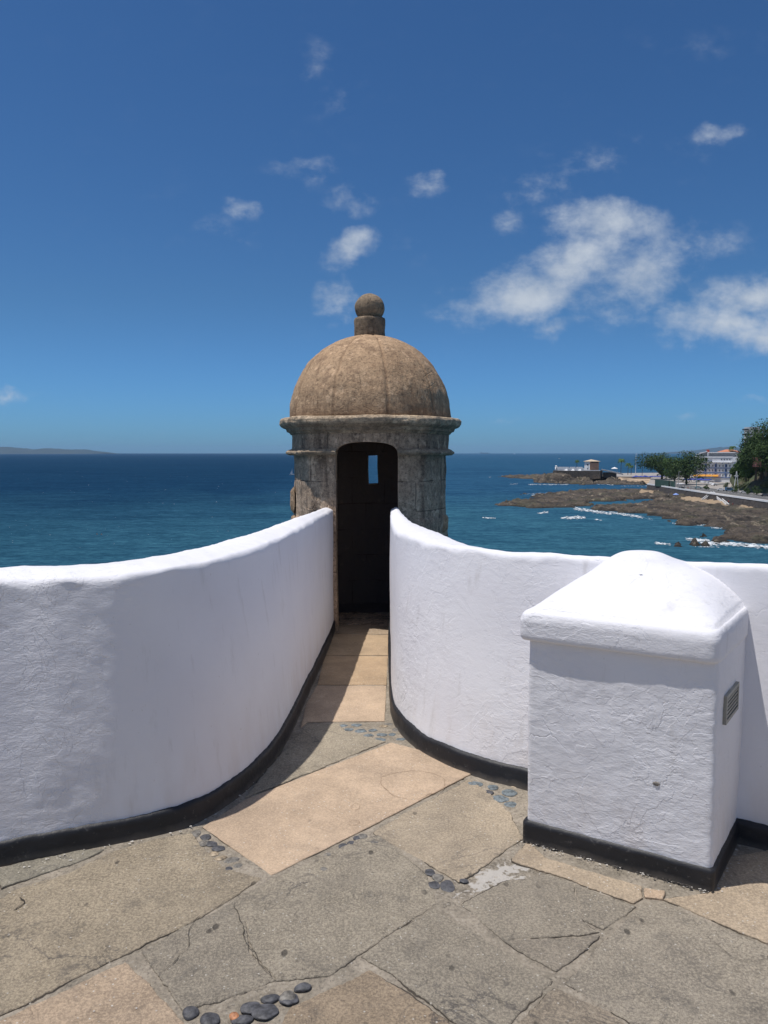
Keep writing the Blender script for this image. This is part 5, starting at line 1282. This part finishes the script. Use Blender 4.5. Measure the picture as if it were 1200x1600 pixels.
def mast():
    b = onroad(1150, 769.5); k = b.y / F; r = empty('signal_mast', b, 0, 'white A-shaped mast with a cross bar on the promenade', 'mast')
    MB().tube([(-4 * k, 0, -.2), (-.3 * k, 0, 33 * k)], .16, 6).build('leg', M_WHITE, r); MB().tube([(4 * k, 0, -.2), (.3 * k, 0, 33 * k)], .16, 6).build('leg', M_WHITE, r)
    MB().tube([(-4 * k, 0, 26 * k), (3 * k, 0, 26 * k)], .14, 6).build('cross_bar', M_WHITE, r); MB().box((0, 0, 25 * k), (1.2, .3, .8)).build('lamp_head', M_WHITE, r)
mast()
def make_parasol():
    r = empty('beach_parasol'); V = [(0, 0, 2.75)]; n = 8
    for k in range(n): a = 2 * PI * k / n; V.append((1.55 * math.cos(a), 1.55 * math.sin(a), 2.05))
    for k in range(n): a = 2 * PI * k / n; V.append((1.56 * math.cos(a), 1.56 * math.sin(a), 1.80))
    pydata('canopy', V, [(0, 1 + k, 1 + (k + 1) % n) for k in range(n)] + [(1 + k, 1 + n + k, 1 + n + (k + 1) % n, 1 + (k + 1) % n) for k in range(n)], M_BLUE, r)
    MB().tube([(0, 0, -.4), (0, 0, 2.72)], .04, 5).build('pole', M_WHITE, r); return r
pr = make_parasol(); rnd = random.Random(9); first = True
for i in range(30):
    o = pr if first else copy_tree(pr); first = False
    px = 990 + 66 * i / 29 + rnd.uniform(-.8, .8); o.location = AT(px, 746.3 + rnd.uniform(-1.0, 1.2), 640 + rnd.uniform(-12, 12)); o.rotation_euler.z = rnd.random(); o.location.z = -20.6 + rnd.uniform(-.3, .2)
    tag(o, 'blue parasol in the crowded row along the back of the beach', 'parasol', 'blue parasols on the beach')
for i in range(13):
    o = copy_tree(pr); o.location = onroad(1070 + 38 * i / 12, 754.5 + rnd.uniform(-1.2, 1.2)); o.rotation_euler.z = rnd.random(); o.scale = (1.15,) * 3
    tag(o, 'blue parasol of the cluster at the foot of the tall dark tree', 'parasol', 'blue parasols under the tree')
o = copy_tree(pr); o.location = G(1056, 778.5, -22.9); tag(o, 'single light blue parasol standing on the sand at the foot of the sea wall', 'parasol')
lb = plain('light_blue_canvas', (.25, .36, .72), .8)
for ch in o.children:
    if ch.name.startswith('canopy'): ch.data = ch.data.copy(); ch.data.materials[0] = lb
# white low wall of the car park
q = [onroad(x, y) for x, y in ((1089, 752.5), (1105, 755), (1120, 758), (1134, 757))]
r = empty('low_wall', q[1], 0, 'low white wall curving behind the parked cars below the hotel', 'wall'); mb = MB()
for a, b in zip(q[:-1], q[1:]): d = b - a; c = (a + b) / 2; mb.box((c.x, c.y, ROAD + .55), (d.length, .5, 1.1), math.atan2(d.y, d.x))
o = mb.build('coping', M_WHITE, r); o.location = -r.location

def make_car(paint, name='parked_car', van=False):
    r = empty(name); L, Wd = (4.3, 1.75) if not van else (4.8, 1.9); top = 1.45 if not van else 2.1
    prof = [(-L/2, .35), (-L/2, .85), (-L*.38, .95), (-L*.28, top), (L*.14, top), (L*.30, .95), (L/2, .82), (L/2, .35)] if not van else [(-L/2, .35), (-L/2, top - .15), (-L*.45, top), (L*.22, top), (L*.36, 1.1), (L/2, .95), (L/2, .35)]
    n = len(prof); V = []
    for s in (-1, 1):
        for x, z in prof: V.append((x, s * Wd / 2 * (.86 if z > 1.2 else 1), z))
    pydata('body', V, [tuple(range(n)), tuple(range(n, 2 * n))[::-1]] + [(k, n + k, n + (k + 1) % n, (k + 1) % n) for k in range(n)], paint, r)
    for s in (-1, 1):
        MB().add([(-L*.33, s * (Wd / 2 + .01), 1.0), (L*.24, s * (Wd / 2 + .01), 1.0), (L*.11, s * (Wd / 2 * .86 + .03), top - .1), (-L*.26, s * (Wd / 2 * .86 + .03), top - .1)], [(0, 1, 2, 3)]).build('side_window', M_GLASS, r)
        for x in (-L*.31, L*.31): MB().tube([(x, s * (Wd / 2 - .12), .33), (x, s * (Wd / 2 + .04), .33)], .33, 14).build('wheel', M_TYRE, r)
        MB().box((L / 2 + .01, s * .6, .7), (.06, .35, .16)).build('headlight', M_WHITE, r)
    MB().add([(L*.145 if not van else L*.23, -.7, top - .05), (L*.145 if not van else L*.23, .7, top - .05), (L*.295 if not van else L*.365, .8, 1.02), (L*.295 if not van else L*.365, -.8, 1.02)], [(0, 1, 2, 3)]).build('windscreen', M_GLASS, r)
    return r
cars = [(1116,759,(.68,.69,.71),'white car parked beside the low white wall',.5,0),(1127,767,(.70,.70,.72),'white car on the road just behind the sea wall stairs',-.55,0),(1091,763.5,(.30,.38,.40),'grey green car on the road beside the teal lamp post',-.5,0),
        (1140,767.5,(.06,.14,.25),'dark blue van beside the white A-shaped mast',-.5,1),(1196,776,(.03,.03,.035),'black car at the right edge of the promenade road',-.5,0),(1163,771,(.6,.6,.6),'silver car partly hidden between the promenade bushes',-.5,0),(1133,752.5,(.66,.67,.7),'white car parked farther back near the hotel corner',.2,0)]
for i, (px, py, c, lb_, rz, v) in enumerate(cars):
    o = make_car(plain('car_paint', c, .3, .02), 'parked_van' if v else 'parked_car', bool(v)); o.location = onroad(px, py) + Vector((0, 0, .05)); o.rotation_euler.z = rz; tag(o, lb_, 'van' if v else 'car', 'cars along the seafront')

def person(loc, shirt, shorts, label, arm=0.2, rz=0.0, swim=False, group=None):
    r = empty('person', loc, rz, label, 'person', group)
    def skin(name, verts, edges, rad, m, root_i=0, par=r):
        me = bpy.data.meshes.new(name); me.from_pydata(verts, edges, []); o = link(name, me, m, par)
        md = o.modifiers.new('s', 'SKIN'); 
        for i, q in enumerate(me.skin_vertices[0].data if me.skin_vertices else []): q.radius = rad[i]; 
        if not me.skin_vertices:
            bpy.context.view_layer.objects.active = o
        sb = o.modifiers.new('u', 'SUBSURF'); sb.levels = 1; sb.render_levels = 1; return o
    import itertools
    V = [(0,0,.92),(0,0,1.15),(0,0,1.38),(0,0,1.50),(0,-.01,1.60),(0,-.01,1.72),(.17,0,1.40),(.24,arm*-.3,1.14),(.27,arm*-.8,.92),(-.17,0,1.40),(-.24,0,1.14),(-.26,-.06,.90),(.10,0,.86),(.11,-.03,.48),(.12,0,.08),(.12,-.14,.03),(-.10,0,.86),(-.11,.05,.48),(-.12,.12,.08),(-.12,0.0,.03)]
    R = [.14,.13,.15,.055,.09,.075,.06,.045,.03,.06,.045,.03,.085,.06,.04,.035,.085,.06,.04,.035]
    E = [(0,1),(1,2),(2,3),(3,4),(4,5),(2,6),(6,7),(7,8),(2,9),(9,10),(10,11),(0,12),(12,13),(13,14),(14,15),(0,16),(16,17),(17,18),(18,19)]
    bm = bmesh.new(); ly = bm.verts.layers.skin.verify(); vs = []
    for i, v in enumerate(V): b = bm.verts.new(v); b[ly].radius = (R[i], R[i]); b[ly].use_root = (i == 0); vs.append(b)
    for a, b in E: bm.edges.new((vs[a], vs[b]))
    me = bpy.data.meshes.new('body'); bm.to_mesh(me); bm.free(); o = link('body', me, M_SKIN, r); o.modifiers.new('s', 'SKIN'); sb = o.modifiers.new('u', 'SUBSURF'); sb.levels = 1; sb.render_levels = 1
    MB().tube([(0,0,.93),(0,0,1.1),(0,0,1.3),(0,0,1.44)], [.175,.17,.20,.12], 12).build('shirt', shirt, r, True)
    MB().tube([(0.10,0,.95),(.115,-.01,.55)], [.13,.105], 10).tube([(-0.10,0,.95),(-.115,.03,.55)], [.13,.105], 10).build('shorts', shorts, r, True)
    MB().tube([(0,.01,1.64),(0,.01,1.72),(0,.01,1.79)], [.115,.118,.05], 12).build('hair', M_DARKM, r, True)
    return r
red = plain('red_cloth', (.5, .05, .04), .8); wc = plain('white_cloth', (.65, .65, .65), .8); dc = plain('dark_cloth', (.04, .05, .08), .8)
person(G(1138, 787, -22.9), red, dc, 'person in a red top standing at the foot of the white stairs')
person(G(1145, 790, -22.9), dc, red, 'person in red shorts standing on the rocks right of the stairs', rz=.8)
person(G(1044, 776, -22.9), wc, dc, 'person in a white shirt on the sand left of the lone parasol', rz=.4)
person(onroad(1075, 765), red, dc, 'person in red walking on the promenade left of the grey green car', rz=1.2)
person(onroad(1079, 766), wc, dc, 'person in white walking on the promenade next to the one in red', rz=1.0)
for px, py, lb_ in ((151.5, 835, 'swimmer with wet dark hair far out in the water, the left one of two'), (158.5, 835.5, 'swimmer far out in the water, the right one of two')):
    p = G(px, py, SEA); person((p.x, p.y, SEA - 1.28), dc, dc, lb_, arm=1.0)

def sailboat(px, py, L, label):
    p = G(px, py, SEA); r = empty('sailing_boat', p, .6, label, 'boat', 'boats on the bay'); V = []
    for i in range(9):
        t = i / 8; x = L * (t - .5); w = L * .15 * math.sin(PI * min(1, t * .9 + .1)) ** .6 if i < 8 else .02
        V += [(x, -w, L * .11), (x, 0, -.3), (x, w, L * .11)]
    pydata('hull', V, grid_faces(9, 3) + [(2, 1, 0)], M_WHITE, r); MB().box((0, 0, L * .12), (L * .35, L * .13, L * .05)).build('cabin', M_WHITE, r)
    MB().tube([(0, 0, 0), (0, 0, L * 1.2)], .07, 6).build('mast', M_METAL, r)
    pydata('sail', [(-.05, 0, L * .2), (-L * .42, .1, L * .22), (-.1, .02, L * 1.15), (-L * .2, .25, L * .5)], [(0, 1, 3), (1, 2, 3), (2, 0, 3)], M_WHITE, r)
def motorboat(px, py, L, label):
    p = G(px, py, SEA); r = empty('motor_boat', p, 0, label, 'boat', 'boats on the bay'); V = []
    for i in range(9):
        t = i / 8; x = L * (t - .5); w = L * .16 * math.sin(PI * min(1, t * .8 + .25)) ** .6 if i < 8 else .02
        V += [(x, -w, L * .12), (x, 0, -.3), (x, w, L * .12)]
    pydata('hull', V, grid_faces(9, 3) + [(2, 1, 0)], M_WHITE, r); MB().box((-L * .05, 0, L * .19), (L * .35, L * .2, L * .16)).build('cabin', M_WHITE, r); MB().box((L * .13, 0, L * .2), (.1, L * .18, L * .08)).build('windscreen', M_GLASS, r)
sailboat(457, 742, 6.5, 'tiny white sailing boat on the sea just left of the turret')
motorboat(804, 709.5, 32, 'small white boat far out near the horizon right of the turret')
motorboat(874, 717, 9, 'white motor boat offshore above the left end of the far fort')
motorboat(1012, 727, 9, 'white motor boat beyond the beach, behind the black pole')
def ship():
    p = G(757, 708.6, SEA); L = 220; r = empty('cargo_ship', p, 0, 'grey cargo ship low on the horizon right of the turret', 'ship'); gm = plain('ship_grey', (.12, .14, .16), .8)
    MB().prism([(-L/2, -14), (L*.42, -14), (L/2, 0), (L*.42, 14), (-L/2, 14)], -2, 14).build('hull', gm, r); MB().box((-L*.36, 0, 24), (28, 22, 22)).build('bridge', gm, r)
    for k in range(3): MB().box((-L*.1 + k * 45, 0, 18), (30, 20, 8)).build('cargo', gm, r)
ship()

# ------------------------------------------------------------ far hills across the bay
def hills(name, pts, Y, base=720, depth=1500, seed=0):
    V = []; n = 120; xs = [p[0] for p in pts]; ys = [p[1] for p in pts]
    for i in range(n):
        px = xs[0] + (xs[-1] - xs[0]) * i / (n - 1); py = np.interp(px, xs, ys); c = AT(px, py, Y)
        hgt = max(0.0, c.z - SEA) ; hgt *= 1 + .10 * noise.fractal(Vector((px * .09, seed, 0)), 1, 2, 4)
        for j in range(9):
            f = j / 8; s = math.sin(PI * f) ** .8; V.append((c.x, Y + depth * (f - .5), SEA - 1 + hgt * s * (1 + .12 * noise.noise(Vector((i * .3, j * .9, seed))))))
    m, t, b, P = mat('distant_hills'); nn = t.noise(P, 0.004, 6, .65); t.put(b.inputs['Base Color'], t.mix(t.mapr(nn, .35, .65), (.012, .030, .034), (.035, .05, .045)))
    tag(pydata(name, V, grid_faces(n, 9), m, None, True), kind='structure')
hills('island', [(-220,702),(-60,697),(0,698.5),(12,698.3),(40,701),(62,702.5),(72,700),(90,701.3),(105,702),(125,702),(140,703.5),(160,706),(168,708.2)], 14000)
hills('far_coast', [(1030,708.2),(1060,705.5),(1090,703.5),(1110,700.5),(1125,699),(1150,698.5),(1200,697.5),(1300,696),(1500,698)], 17500, seed=4)

# ------------------------------------------------------------ air
def haze():
    m = bpy.data.materials.new('haze'); m.use_nodes = True; t = m.node_tree; t.nodes.clear()
    o = t.nodes.new('ShaderNodeOutputMaterial'); v = t.nodes.new('ShaderNodeVolumePrincipled'); v.inputs['Color'].default_value = (.42, .68, 1, 1)
    v.inputs['Density'].default_value = 3.0e-5; t.links.new(v.outputs[0], o.inputs['Volume'])
    b = MB().box((0, 0, 76), (50000, 50000, 206)).build('haze', m); tag(b, kind='stuff')
haze()
